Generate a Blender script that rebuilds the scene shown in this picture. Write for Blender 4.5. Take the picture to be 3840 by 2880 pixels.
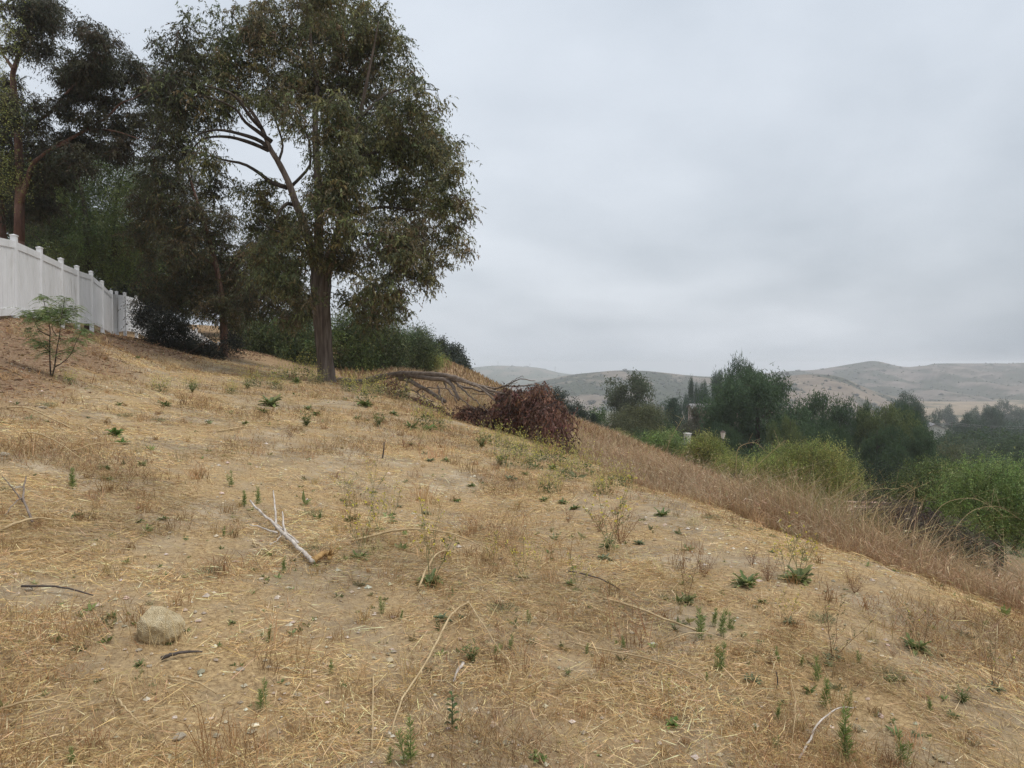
import bpy, math
import numpy as np
from mathutils import Vector

for o in list(bpy.data.objects):
    bpy.data.objects.remove(o)
scene = bpy.context.scene
COL = scene.collection
rad = math.radians

# ------------------------------------------------------------------ camera
EYE = np.array([0.0, 0.0, 1.6])
F_PX = 2663.0                       # focal length in photo pixels (3840 wide)
PITCH = math.atan(70.0 / F_PX)      # slightly down: horizon just above the middle
cam_d = bpy.data.cameras.new("camera")
cam_d.sensor_width = 36.0
cam_d.lens = 36.0 * F_PX / 3840.0
cam_d.clip_start = 0.05
cam_d.clip_end = 20000.0
cam = bpy.data.objects.new("camera", cam_d)
cam.location = EYE
cam.rotation_euler = (math.pi / 2 - PITCH, 0, 0)
COL.objects.link(cam)
scene.camera = cam

# ------------------------------------------------------------------ sky, sun, exposure
SUN_EL, SUN_AZ = rad(66), rad(105)   # azimuth measured from +Y towards +X
world = bpy.data.worlds.new("World")
scene.world = world
world.use_nodes = True
wn, wl = world.node_tree.nodes, world.node_tree.links
wn.clear()
w_out = wn.new("ShaderNodeOutputWorld")
w_bg = wn.new("ShaderNodeBackground")
w_bg.inputs["Strength"].default_value = 0.1
sky = wn.new("ShaderNodeTexSky")
sky.sky_type = 'NISHITA'
sky.sun_disc = False
sky.sun_elevation = SUN_EL
sky.sun_rotation = SUN_AZ
sky.air_density = 1.5
sky.dust_density = 4.0
tc = wn.new("ShaderNodeTexCoord")
sep = wn.new("ShaderNodeSeparateXYZ")
wl.new(tc.outputs["Generated"], sep.inputs[0])
def wmath(op, a, b=None, c=None):
    n = wn.new("ShaderNodeMath"); n.operation = op
    for i, v in enumerate((a, b, c)):
        if v is None: continue
        if isinstance(v, (int, float)): n.inputs[i].default_value = v
        else: wl.new(v, n.inputs[i])
    return n.outputs[0]
zc = wmath('MAXIMUM', sep.outputs[2], 0.0)
den = wmath('ADD', zc, 0.34)
cx = wmath('DIVIDE', sep.outputs[0], den)
cy = wmath('DIVIDE', sep.outputs[1], den)
comb = wn.new("ShaderNodeCombineXYZ")
wl.new(cx, comb.inputs[0]); wl.new(cy, comb.inputs[1])
comb.inputs[2].default_value = 3.7
cn = wn.new("ShaderNodeTexNoise")            # broad banks of stratus
cn.inputs["Scale"].default_value = 0.75
cn.inputs["Detail"].default_value = 4.5
cn.inputs["Roughness"].default_value = 0.45
cn.inputs["Distortion"].default_value = 0.5
wl.new(comb.outputs[0], cn.inputs["Vector"])
ramp = wn.new("ShaderNodeValToRGB")
ramp.color_ramp.elements[0].position = 0.30
ramp.color_ramp.elements[0].color = (3.0, 3.38, 3.85, 1)
ramp.color_ramp.elements[1].position = 0.68
ramp.color_ramp.elements[1].color = (5.85, 6.2, 6.7, 1)
cn2 = wn.new("ShaderNodeTexNoise")           # finer mottling within it
cn2.inputs["Scale"].default_value = 3.2
cn2.inputs["Detail"].default_value = 5.0
wl.new(comb.outputs[0], cn2.inputs["Vector"])
wl.new(wmath('ADD', wmath('MULTIPLY', cn.outputs["Fac"], 0.82), wmath('MULTIPLY', cn2.outputs["Fac"], 0.18)), ramp.inputs["Fac"])
# an overcast sky is brighter overhead than at the horizon
lift = wmath('MULTIPLY_ADD', zc, 0.55, 0.92)
lm = wn.new("ShaderNodeVectorMath"); lm.operation = 'SCALE'
wl.new(ramp.outputs["Color"], lm.inputs[0]); wl.new(lift, lm.inputs["Scale"])
wmix = wn.new("ShaderNodeMix"); wmix.data_type = 'RGBA'
wmix.inputs["Factor"].default_value = 0.93
wl.new(sky.outputs["Color"], wmix.inputs["A"])
wl.new(lm.outputs[0], wmix.inputs["B"])
wl.new(wmix.outputs["Result"], w_bg.inputs["Color"])
wl.new(w_bg.outputs[0], w_out.inputs["Surface"])

sun_d = bpy.data.lights.new("sun", 'SUN')
sun_d.energy = 1.5
sun_d.angle = rad(22)
sun_d.color = (1.0, 0.96, 0.9)
sun = bpy.data.objects.new("sun", sun_d)
sdir = Vector((math.sin(SUN_AZ) * math.cos(SUN_EL), math.cos(SUN_AZ) * math.cos(SUN_EL), math.sin(SUN_EL)))
sun.rotation_euler = (-sdir).to_track_quat('-Z', 'Y').to_euler()
sun.location = (60, -20, 120)
COL.objects.link(sun)

vs = scene.view_settings
vs.view_transform = 'Standard'
vs.look = 'None'
vs.gamma = 1.0
vs.exposure = 0.52
vs.use_curve_mapping = False
scene.render.engine = 'CYCLES'
scene.cycles.max_bounces = 5
scene.cycles.diffuse_bounces = 3
scene.cycles.glossy_bounces = 1
scene.cycles.transmission_bounces = 3
scene.cycles.volume_bounces = 1
scene.cycles.use_denoising = True
scene.cycles.denoising_prefilter = 'NONE'
scene.cycles.pixel_filter_type = 'BLACKMAN_HARRIS'
scene.cycles.filter_width = 1.5

# ------------------------------------------------------------------ maths helpers
def unit(v):
    v = np.asarray(v, float)
    return v / np.maximum(np.linalg.norm(v, axis=-1, keepdims=True), 1e-9)

FWD = np.array([0, math.cos(PITCH), -math.sin(PITCH)])
UPV = np.array([0, math.sin(PITCH), math.cos(PITCH)])
def ray(px, py):
    return FWD + (px - 1920.0) / F_PX * np.array([1.0, 0, 0]) - (py - 1440.0) / F_PX * UPV
def P(px, py, d):
    """World point on the sight line of a photo position, d metres forward."""
    r = ray(px, py)
    return EYE + r * (d / r[1])

def _hash(ix, iy, seed):
    h = (ix.astype(np.int64) * 374761393 + iy.astype(np.int64) * 668265263 + seed * 974711) & 0x7fffffff
    h = ((h ^ (h >> 13)) * 1274126177) & 0x7fffffff
    return ((h ^ (h >> 16)) & 0xffff) / 65535.0
def vnoise(x, y, seed=0):
    x = np.asarray(x, float); y = np.asarray(y, float)
    ix = np.floor(x); iy = np.floor(y)
    fx = x - ix; fy = y - iy
    fx = fx * fx * (3 - 2 * fx); fy = fy * fy * (3 - 2 * fy)
    a = _hash(ix, iy, seed); b = _hash(ix + 1, iy, seed)
    c = _hash(ix, iy + 1, seed); d = _hash(ix + 1, iy + 1, seed)
    return (a * (1 - fx) + b * fx) * (1 - fy) + (c * (1 - fx) + d * fx) * fy
def fbm(x, y, seed=0, octs=4):
    s = 0; a = 0.5; t = 0
    for k in range(octs):
        s = s + a * vnoise(np.asarray(x) * 2 ** k + 17.3 * k, np.asarray(y) * 2 ** k - 9.1 * k, seed + k); t += a; a *= 0.5
    return s / t
def smooth(a, b, x):
    t = np.clip((np.asarray(x, float) - a) / (b - a), 0, 1)
    return t * t * (3 - 2 * t)

# ------------------------------------------------------------------ the lie of the land (heights relative to the eye)
CTRL = np.array([
 # x, y, z
 (0, 0, -1.6), (0, 2.8, -1.6), (-1.72, 3.5, -1.33), (-4, 2, -.95), (-4, -4, -.95), (0, -6, -1.5), (4, -4, -2.4),
 (-3.5, 5, -1.02), (-6.5, 9, -.45), (-3, 10, -1.15), (0, 8, -1.55), (0, 13, -1.62), (-3.5, 17, -1.02), (-5, 22, -.72),
 (3.86, 5.35, -1.88), (2.4, 9.3, -1.80), (1.0, 17, -1.93), (-1.65, 22, -1.72), (-4.3, 27, -.86), (-7.36, 28, -.60),
 (-7.8, 12, -.22), (-9.1, 16, -.15), (-12, 22, .25), (-13, 31, .29), (-10, 26, -.2),
 (-10.8, 15, .72), (-11.8, 16.8, 1.16), (-12.8, 19.3, 1.2), (-14.2, 22.5, 1.27), (-16, 27, 1.30), (-17.7, 31.4, 1.34),
 (-18.7, 33.4, 1.33), (-20.2, 38, 1.45), (-20, 20, 1.7), (-26, 32, 1.7), (-14, 12, 1.6), (-12, 5, 1.5), (-10, -2, 1.3), (-18, 8, 1.9),
 (-16, 36, 1.0), (-14.5, 42, .62), (-9.8, 42, -.55), (-6.2, 45, -.6), (-4.1, 50, -1.6), (-.4, 50, -3.1),
 (-11, 70, 1.6), (-4.7, 70, -.6), (0, 70, -2.9), (4.7, 70, -5.6), (20, 70, -13), (45, 70, -18),
 (5.5, 5.8, -3.0), (8, 6, -4.9), (5.4, 11, -3.35), (9, 11, -5.5), (4.2, 17, -2.9), (8, 20, -4.9), (12, 20, -7.0),
 (5.6, 45, -4.3), (6.4, 25, -4.3), (14, 30, -7.4), (25, 30, -12), (25, 10, -12), (15, -5, -7.5), (40, 20, -16.5), (40, 60, -18), (10, 50, -7),
 (-40, 40, 3), (-40, 80, 5), (-30, 120, 4), (-15, 100, -1), (-60, 0, 6), (0, 100, -9), (25, 110, -20), (-30, -20, 4), (0, -30, -2), (30, -30, -14),
], float)
def _phi(r2):
    return np.where(r2 > 1e-12, 0.5 * r2 * np.log(np.maximum(r2, 1e-12)), 0.0)
_n = len(CTRL)
_d2 = (CTRL[:, None, 0] - CTRL[None, :, 0]) ** 2 + (CTRL[:, None, 1] - CTRL[None, :, 1]) ** 2
_K = _phi(_d2) + np.eye(_n) * 0.25
_Pm = np.c_[np.ones(_n), CTRL[:, :2]]
_A = np.zeros((_n + 3, _n + 3)); _A[:_n, :_n] = _K; _A[:_n, _n:] = _Pm; _A[_n:, :_n] = _Pm.T
_W = np.linalg.solve(_A, np.r_[CTRL[:, 2], 0, 0, 0])
VAL_R = [0, 40, 70, 100, 200, 400, 800, 1200, 20000]
VAL_Z = [-10, -12, -16, -20, -32, -45, -60, -66, -66]
def H(x, y, micro=True):
    """Ground height in world z."""
    x = np.asarray(x, float); y = np.asarray(y, float)
    sh = x.shape; xf = x.ravel(); yf = y.ravel()
    out = np.empty(xf.shape)
    for i in range(0, len(xf), 60000):
        a = xf[i:i + 60000]; b = yf[i:i + 60000]
        k = _phi((a[:, None] - CTRL[None, :, 0]) ** 2 + (b[:, None] - CTRL[None, :, 1]) ** 2)
        out[i:i + 60000] = k @ _W[:_n] + _W[_n] + _W[_n + 1] * a + _W[_n + 2] * b
    r = np.hypot(xf, yf)
    zv = np.interp(r, VAL_R, VAL_Z)
    w = smooth(85, 170, r)
    z = np.clip(out, -30, 8) * (1 - w) + zv * w
    if micro:
        near = 1 - smooth(35, 90, r)
        z = z + near * (0.10 * (fbm(xf * .45, yf * .45, 5, 3) - .5) + 0.05 * (fbm(xf * 2.1, yf * 2.1, 8, 3) - .5))
        z = z + (1 - near) * 1.5 * (fbm(xf * .03, yf * .03, 3, 3) - .5)
    return (z + EYE[2]).reshape(sh)
def G(px, py, dmax=130.0):
    """Where the sight line of a photo position meets the ground."""
    r = ray(px, py)
    t = np.geomspace(1.5, dmax, 120)
    for _ in range(2):
        p = EYE + r * t[:, None]
        below = p[:, 2] < H(p[:, 0], p[:, 1])
        if not below.any():
            return EYE + r * dmax
        i = max(int(np.argmax(below)), 1); t = np.linspace(t[i - 1], t[i], 40)
    q = EYE + r * t[min(int(np.argmax((EYE + r * t[:, None])[:, 2] < H(*(EYE + r * t[:, None])[:, :2].T))), 39)]
    q[2] = float(H(q[0], q[1]))
    return q

# ------------------------------------------------------------------ mesh helpers
class Acc:
    """Collects vertices, quads and triangles (with a colour per vertex) for one mesh."""
    def __init__(self):
        self.v = []; self.c = []; self.q = []; self.t = []; self.n = 0
    def add(self, v, quads=None, tris=None, col=None):
        v = np.asarray(v, float).reshape(-1, 3)
        if quads is not None and len(quads): self.q.append(np.asarray(quads, np.int64) + self.n)
        if tris is not None and len(tris): self.t.append(np.asarray(tris, np.int64) + self.n)
        if col is None: col = np.ones((len(v), 3)) * .5
        col = np.asarray(col, float)
        if col.ndim == 1: col = np.tile(col, (len(v), 1))
        self.v.append(v); self.c.append(col); self.n += len(v)
    def mesh(self, name, mat, smooth_shade=False):
        me = bpy.data.meshes.new(name)
        v = np.concatenate(self.v) if self.v else np.zeros((0, 3))
        q = np.concatenate(self.q) if self.q else np.zeros((0, 4), np.int64)
        t = np.concatenate(self.t) if self.t else np.zeros((0, 3), np.int64)
        me.vertices.add(len(v)); me.vertices.foreach_set("co", v.astype(np.float32).ravel())
        loops = np.concatenate([q.ravel(), t.ravel()]).astype(np.int32)
        me.loops.add(len(loops)); me.loops.foreach_set("vertex_index", loops)
        starts = np.concatenate([np.arange(len(q)) * 4, len(q) * 4 + np.arange(len(t)) * 3]).astype(np.int32)
        me.polygons.add(len(starts)); me.polygons.foreach_set("loop_start", starts)
        me.polygons.foreach_set("use_smooth", np.full(len(starts), smooth_shade))
        me.update(calc_edges=True)
        a = me.attributes.new("col", 'FLOAT_COLOR', 'POINT')
        c = np.concatenate(self.c) if self.c else np.zeros((0, 3))
        a.data.foreach_set("color", np.c_[c, np.ones(len(c))].astype(np.float32).ravel())
        if mat is not None: me.materials.append(mat)
        return me

def link(name, data, parent=None, loc=None, label=None, cat=None, group=None, kind=None):
    o = bpy.data.objects.new(name, data)
    COL.objects.link(o)
    if parent is not None: o.parent = parent
    if loc is not None: o.location = [float(a) for a in loc]
    tag(o, label, cat, group, kind)
    return o
def tag(o, label=None, cat=None, group=None, kind=None):
    if label: o["label"] = label
    if cat: o["category"] = cat
    if group: o["group"] = group
    if kind: o["kind"] = kind
    return o

def tube(acc, pts, radii, sides=6, col=(.5, .5, .5), cap=True):
    pts = np.asarray(pts, float); n = len(pts)
    radii = np.broadcast_to(np.asarray(radii, float), (n,))
    tan = unit(np.gradient(pts, axis=0))
    ref = np.array([0.0, 0, 1]) if abs(tan[0][2]) < .9 else np.array([1.0, 0, 0])
    u = unit(np.cross(ref, tan[0])); us = [u]
    for i in range(1, n):
        u = us[-1] - tan[i] * np.dot(us[-1], tan[i]); us.append(unit(u))
    us = np.array(us); ws = np.cross(tan, us)
    a = np.arange(sides) * 2 * math.pi / sides
    ring = us[:, None, :] * np.cos(a)[None, :, None] + ws[:, None, :] * np.sin(a)[None, :, None]
    v = (pts[:, None, :] + ring * radii[:, None, None]).reshape(-1, 3)
    i = np.arange(n - 1)[:, None] * sides; j = np.arange(sides)[None, :]; k = (j + 1) % sides
    q = np.stack([i + j, i + k, i + sides + k, i + sides + j], -1).reshape(-1, 4)
    tr = None
    if cap and sides > 3:
        v = np.vstack([v, pts[0], pts[-1]]); b = n * sides
        jj = np.arange(sides); kk = (jj + 1) % sides
        tr = np.vstack([np.c_[kk, jj, np.full(sides, b)], np.c_[jj + (n - 1) * sides, kk + (n - 1) * sides, np.full(sides, b + 1)]])
    acc.add(v, q, tr, col)

def spline(pts, n):
    """Catmull-Rom resample of control points."""
    p = np.asarray(pts, float)
    if len(p) < 3:
        t = np.linspace(0, 1, n)[:, None]; return p[0] * (1 - t) + p[-1] * t
    e = np.vstack([2 * p[0] - p[1], p, 2 * p[-1] - p[-2]])
    s = np.linspace(0, len(p) - 1 - 1e-6, n); i = s.astype(int); f = (s - i)[:, None]
    a, b, c, d = e[i], e[i + 1], e[i + 2], e[i + 3]
    return .5 * (2 * b + (c - a) * f + (2 * a - 5 * b + 4 * c - d) * f ** 2 + (3 * b - a - 3 * c + d) * f ** 3)

def leaves(acc, cen, axis, L, W, col, rng, fold=.15, tri=True):
    """Pointed leaves, one narrow triangle (or, for near ones, one folded quad) each."""
    n = len(cen); axis = unit(axis)
    side = unit(np.cross(axis, rng.normal(size=(n, 3))))
    if tri:
        L = np.broadcast_to(L, (n,))[:, None]; W = np.broadcast_to(W, (n,))[:, None]
        v = np.stack([cen - axis * L / 2 + side * W / 2, cen - axis * L * .36 - side * W / 2, cen + axis * L / 2], 1).reshape(-1, 3)
        acc.add(v, None, np.arange(n * 3).reshape(-1, 3), np.repeat(col, 3, 0)); return
    nor = np.cross(axis, side)
    L = np.broadcast_to(L, (n,))[:, None]; W = np.broadcast_to(W, (n,))[:, None]
    v = np.stack([cen - axis * L / 2, cen + side * W / 2 + nor * W * fold - axis * L * .05,
                  cen + axis * L / 2, cen - side * W / 2 + nor * W * fold - axis * L * .05], 1).reshape(-1, 3)
    q = np.arange(n * 4).reshape(-1, 4)
    acc.add(v, q, None, np.repeat(col, 4, 0))

def blades(acc, base, tip, mid, W, col, rng, flat=False, tipcol=None):
    """Tapered bent blades: one quad and one triangle each."""
    n = len(base); ax = unit(tip - base)
    if flat: side = unit(np.cross(ax, np.array([0, 0, 1.0]) + rng.normal(0, .25, (n, 3))))
    else: side = unit(np.cross(ax, rng.normal(size=(n, 3))))
    W = np.broadcast_to(W, (n,))[:, None]
    v = np.stack([base - side * W / 2, base + side * W / 2, mid + side * W * .42, mid - side * W * .42, tip], 1).reshape(-1, 3)
    i = np.arange(n)[:, None] * 5
    tc_ = col if tipcol is None else tipcol
    c = np.stack([col, col, (col + tc_) / 2, (col + tc_) / 2, tc_], 1).reshape(-1, 3)
    acc.add(v, i + np.array([0, 1, 2, 3]), i + np.array([3, 2, 4]), c)

def pal(rng, cols, n, jit=.18, w=None):
    c = np.asarray(cols, float)[rng.choice(len(cols), n, p=w)]
    return np.clip(c * rng.normal(1, jit, (n, 1)) * rng.normal(1, jit * .3, (n, 3)), .004, .95)

# ------------------------------------------------------------------ materials
def nodes_of(name):
    m = bpy.data.materials.new(name); m.use_nodes = True
    nt = m.node_tree; nt.nodes.clear()
    return m, nt.nodes, nt.links
class _Out:
    def __init__(self, sock): self.outputs = {"Color": sock}
def mat_veg(name, transl=.25, rough=.65, spec=.25, tint=False):
    m, n, l = nodes_of(name)
    out = n.new("ShaderNodeOutputMaterial"); b = n.new("ShaderNodeBsdfPrincipled")
    at = n.new("ShaderNodeAttribute"); at.attribute_name = "col"
    if tint:                                  # the tint of each tree is its object colour
        oi = n.new("ShaderNodeObjectInfo"); x = n.new("ShaderNodeMix"); x.data_type = 'RGBA'; x.blend_type = 'MULTIPLY'
        x.inputs["Factor"].default_value = 1; x.clamp_result = False
        l.new(oi.outputs["Color"], x.inputs["A"]); l.new(at.outputs["Color"], x.inputs["B"])
        at = _Out(x.outputs["Result"])
    b.inputs["Roughness"].default_value = rough
    b.inputs["Specular IOR Level"].default_value = spec
    l.new(at.outputs["Color"], b.inputs["Base Color"])
    if transl > 0:
        t = n.new("ShaderNodeBsdfTranslucent"); mx = n.new("ShaderNodeMixShader")
        mx.inputs[0].default_value = transl
        l.new(at.outputs["Color"], t.inputs[0]); l.new(b.outputs[0], mx.inputs[1]); l.new(t.outputs[0], mx.inputs[2])
        l.new(mx.outputs[0], out.inputs[0])
    else:
        l.new(b.outputs[0], out.inputs[0])
    return m
def mat_noise(name, stops, scale=3.0, stretch=(1, 1, 1), rough=.85, bump=.4, detail=6, bscale=None, spec=.2):
    """Colour ramp over object-space noise with bump."""
    m, n, l = nodes_of(name)
    out = n.new("ShaderNodeOutputMaterial"); b = n.new("ShaderNodeBsdfPrincipled")
    t = n.new("ShaderNodeTexCoord"); mp = n.new("ShaderNodeMapping"); mp.inputs["Scale"].default_value = stretch
    nz = n.new("ShaderNodeTexNoise"); nz.inputs["Scale"].default_value = scale; nz.inputs["Detail"].default_value = detail; nz.inputs["Roughness"].default_value = .62
    r = n.new("ShaderNodeValToRGB")
    e = r.color_ramp.elements
    e[0].position, e[0].color = stops[0][0], (*stops[0][1], 1)
    e[1].position, e[1].color = stops[-1][0], (*stops[-1][1], 1)
    for p, c in stops[1:-1]:
        x = e.new(p); x.color = (*c, 1)
    l.new(t.outputs["Object"], mp.inputs[0]); l.new(mp.outputs[0], nz.inputs["Vector"])
    l.new(nz.outputs["Fac"], r.inputs[0]); l.new(r.outputs[0], b.inputs["Base Color"])
    if bump:
        nb = n.new("ShaderNodeTexNoise"); nb.inputs["Scale"].default_value = bscale or scale * 2; nb.inputs["Detail"].default_value = 6
        l.new(mp.outputs[0], nb.inputs["Vector"])
        bm = n.new("ShaderNodeBump"); bm.inputs["Strength"].default_value = bump; bm.inputs["Distance"].default_value = .03
        l.new(nb.outputs["Fac"], bm.inputs["Height"]); l.new(bm.outputs[0], b.inputs["Normal"])
    b.inputs["Roughness"].default_value = rough
    b.inputs["Specular IOR Level"].default_value = spec
    l.new(b.outputs[0], out.inputs[0])
    return m
M_LEAF = mat_veg("leaf", .30, .55, .3)
M_FAR = mat_veg("far_foliage", .32, .8, .1, True)
M_DRY = mat_veg("dry_grass", .25, .8, .15)
M_STEM = mat_veg("plant_stem", 0, .8, .15)
M_BARK = mat_noise("stringy_bark", [(.25, (.045, .034, .027)), (.5, (.13, .10, .08)), (.75, (.27, .22, .18))], 5, (2.2, 2.2, .22), bump=1.0, bscale=9)
M_BARK_RED = mat_noise("smooth_bark", [(.3, (.07, .042, .032)), (.55, (.17, .095, .07)), (.8, (.26, .17, .13))], 3, (1.5, 1.5, .3), bump=.5)
M_BARK_DARK = mat_noise("dark_bark", [(.3, (.022, .018, .014)), (.7, (.09, .07, .055))], 4, (1.5, 1.5, .4), bump=.6)
M_BARK_GREY = mat_noise("dead_bark", [(.25, (.085, .064, .05)), (.55, (.22, .175, .14)), (.8, (.33, .27, .22))], 7, (1, 1, 1), bump=.8)
M_BLEACH = mat_noise("bleached_wood", [(.3, (.30, .25, .2)), (.6, (.58, .52, .46)), (.85, (.7, .65, .6))], 14, (1, 1, 1), bump=.5)
M_STALK = mat_noise("dry_stalk", [(.3, (.30, .21, .11)), (.7, (.56, .43, .25))], 12, (1, 1, 1), bump=.3)
M_STICKDARK = mat_noise("dark_stick", [(.3, (.035, .03, .028)), (.7, (.13, .105, .09))], 14, (1, 1, 1), bump=.3)
M_ROOT = mat_noise("golden_root", [(.3, (.26, .15, .06)), (.7, (.48, .31, .13))], 22, (1, 1, 1), bump=.5)
M_ROCK = mat_noise("tan_rock", [(.25, (.50, .38, .21)), (.5, (.74, .60, .37)), (.8, (.80, .70, .49))], 3, (1, 1, 1), bump=.9, bscale=26)
M_STONE = mat_noise("pale_stone", [(.3, (.34, .28, .2)), (.7, (.58, .51, .40))], 20, (1, 1, 1), bump=.6)
M_BRICK = mat_noise("clay_stone", [(.3, (.26, .12, .08)), (.7, (.42, .22, .15))], 20, (1, 1, 1), bump=.6)
M_VINYL = mat_noise("white_vinyl", [(.26, (.50, .48, .45)), (.42, (.70, .70, .70)), (.7, (.80, .80, .81))], 2.0, (1, 1, .5), rough=.45, bump=0, spec=.4)

def mat_ground():
    m, n, l = nodes_of("hillside_soil")
    out = n.new("ShaderNodeOutputMaterial"); b = n.new("ShaderNodeBsdfPrincipled")
    t = n.new("ShaderNodeTexCoord")
    def noise(scale, detail=6, rough=.6):
        z = n.new("ShaderNodeTexNoise"); z.inputs["Scale"].default_value = scale; z.inputs["Detail"].default_value = detail; z.inputs["Roughness"].default_value = rough
        l.new(t.outputs["Object"], z.inputs["Vector"]); return z.outputs["Fac"]
    def ramp_(fac, stops):
        r = n.new("ShaderNodeValToRGB"); e = r.color_ramp.elements
        e[0].position, e[0].color = stops[0][0], (*stops[0][1], 1)
        e[1].position, e[1].color = stops[-1][0], (*stops[-1][1], 1)
        for p, c in stops[1:-1]:
            x = e.new(p); x.color = (*c, 1)
        l.new(fac, r.inputs[0]); return r.outputs[0]
    def mix(f, a, c):
        x = n.new("ShaderNodeMix"); x.data_type = 'RGBA'
        if isinstance(f, float): x.inputs["Factor"].default_value = f
        else: l.new(f, x.inputs["Factor"])
        l.new(a, x.inputs["A"]); l.new(c, x.inputs["B"]); return x.outputs["Result"]
    at = n.new("ShaderNodeAttribute"); at.attribute_name = "col"      # R: bank litter, G: rough dry grass, B: valley scrub
    sp = n.new("ShaderNodeSeparateColor"); l.new(at.outputs["Color"], sp.inputs[0])
    soil = ramp_(noise(2.3, 8, .7), [(.3, (.17, .128, .082)), (.5, (.31, .242, .16)), (.7, (.46, .375, .265))])
    straw = ramp_(noise(38, 5, .8), [(.3, (.13, .086, .045)), (.5, (.36, .25, .13)), (.7, (.58, .425, .23))])
    fac = ramp_(noise(.9, 7, .65), [(.42, (0, 0, 0)), (.58, (1, 1, 1))])
    c = mix(fac, soil, straw)
    litter = ramp_(noise(16, 7, .75), [(.3, (.10, .062, .04)), (.5, (.22, .145, .09)), (.72, (.37, .27, .175))])
    c = mix(sp.outputs[0], c, litter)
    rough_g = ramp_(noise(5, 8, .75), [(.3, (.17, .10, .055)), (.5, (.27, .18, .10)), (.7, (.36, .26, .15))])
    c = mix(sp.outputs[1], c, rough_g)
    scrub = ramp_(noise(.06, 8, .7), [(.36, (.03, .035, .018)), (.5, (.07, .075, .035)), (.64, (.23, .18, .105))])
    c = mix(sp.outputs[2], c, scrub)
    l.new(c, b.inputs["Base Color"])
    bm = n.new("ShaderNodeBump"); bm.inputs["Strength"].default_value = .7; bm.inputs["Distance"].default_value = .02
    l.new(noise(45, 8, .75), bm.inputs["Height"]); l.new(bm.outputs[0], b.inputs["Normal"])
    b.inputs["Roughness"].default_value = .95; b.inputs["Specular IOR Level"].default_value = .1
    l.new(b.outputs[0], out.inputs[0])
    return m
def mat_hill():
    m, n, l = nodes_of("dry_hill_grass")
    out = n.new("ShaderNodeOutputMaterial"); b = n.new("ShaderNodeBsdfPrincipled")
    at = n.new("ShaderNodeAttribute"); at.attribute_name = "col"
    t = n.new("ShaderNodeTexCoord")
    z = n.new("ShaderNodeTexNoise"); z.inputs["Scale"].default_value = .06; z.inputs["Detail"].default_value = 9; z.inputs["Roughness"].default_value = .72
    l.new(t.outputs["Object"], z.inputs["Vector"])
    r = n.new("ShaderNodeValToRGB"); r.color_ramp.elements[0].position = .3; r.color_ramp.elements[0].color = (.45, .45, .46, 1)
    r.color_ramp.elements[1].position = .7; r.color_ramp.elements[1].color = (1.5, 1.48, 1.45, 1)
    l.new(z.outputs["Fac"], r.inputs[0])
    x = n.new("ShaderNodeMix"); x.data_type = 'RGBA'; x.blend_type = 'MULTIPLY'; x.inputs["Factor"].default_value = 1
    l.new(at.outputs["Color"], x.inputs["A"]); l.new(r.outputs[0], x.inputs["B"])
    l.new(x.outputs["Result"], b.inputs["Base Color"])
    b.inputs["Roughness"].default_value = 1; b.inputs["Specular IOR Level"].default_value = 0
    l.new(b.outputs[0], out.inputs[0])
    return m
M_GROUND = mat_ground()
M_HILL = mat_hill()

# ------------------------------------------------------------------ ground sheet
EDGE_Y = [-10, 0, 2, 5.35, 9.3, 13, 17, 20, 23, 27, 30, 36]
EDGE_X = [6.0, 5.0, 4.5, 3.75, 2.4, 1.7, 1.15, 0.1, -1.6, -4.0, -5.6, -8.5]
TOE_Y = [-10, 0, 5, 9, 12, 16, 24, 31, 42, 60]
TOE_X = [-8, -7.2, -6.6, -6.8, -7.4, -8.9, -11.6, -12.9, -13.2, -12]
def edge_x(y): return np.interp(y, EDGE_Y, EDGE_X)
def litter_mask(x, y):
    d = np.interp(y, TOE_Y, TOE_X) - x + 2.2 * (fbm(x * .5, y * .5, 21, 3) - .5)
    return smooth(-.4, 1.0, d)
def rough_mask(x, y):
    d = x - edge_x(y) + .5 * (fbm(x * .9, y * .9, 31, 3) - .5)
    return np.maximum(smooth(-.2, .3, d), smooth(33, 37, y))

def build_ground():
    th = np.unique(np.round(np.concatenate([np.arange(-44, 44.01, .34), np.arange(-180, 180, 4)]), 3))
    th = th[th < 180]
    rr = np.concatenate([[.25], np.geomspace(.6, 4400, 230)])
    T, R_ = np.meshgrid(np.radians(th), rr)
    X = R_ * np.sin(T); Y = R_ * np.cos(T); Z = H(X, Y)
    nt, nr = len(th), len(rr)
    v = np.stack([X, Y, Z], -1).reshape(-1, 3)
    i = np.arange(nr - 1)[:, None] * nt; j = np.arange(nt)[None, :]; k = (j + 1) % nt
    q = np.stack([i + j, i + k, i + nt + k, i + nt + j], -1).reshape(-1, 4)[:, ::-1]
    r = R_.ravel()
    far = smooth(60, 110, r)
    col = np.c_[litter_mask(v[:, 0], v[:, 1]) * (1 - far), rough_mask(v[:, 0], v[:, 1]) * (1 - far), far]
    a = Acc(); a.add(v, q, None, col)
    a.add([(0, 0, float(H(0., 0.)))], None, None, (0, 0, 0))
    c = len(v); a.t.append(np.c_[(np.arange(nt) + 1) % nt, np.arange(nt), np.full(nt, c)])
    link("ground", a.mesh("ground", M_GROUND, True), label="dry hillside of mown straw falling away to the wooded valley", kind="structure")
build_ground()

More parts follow.
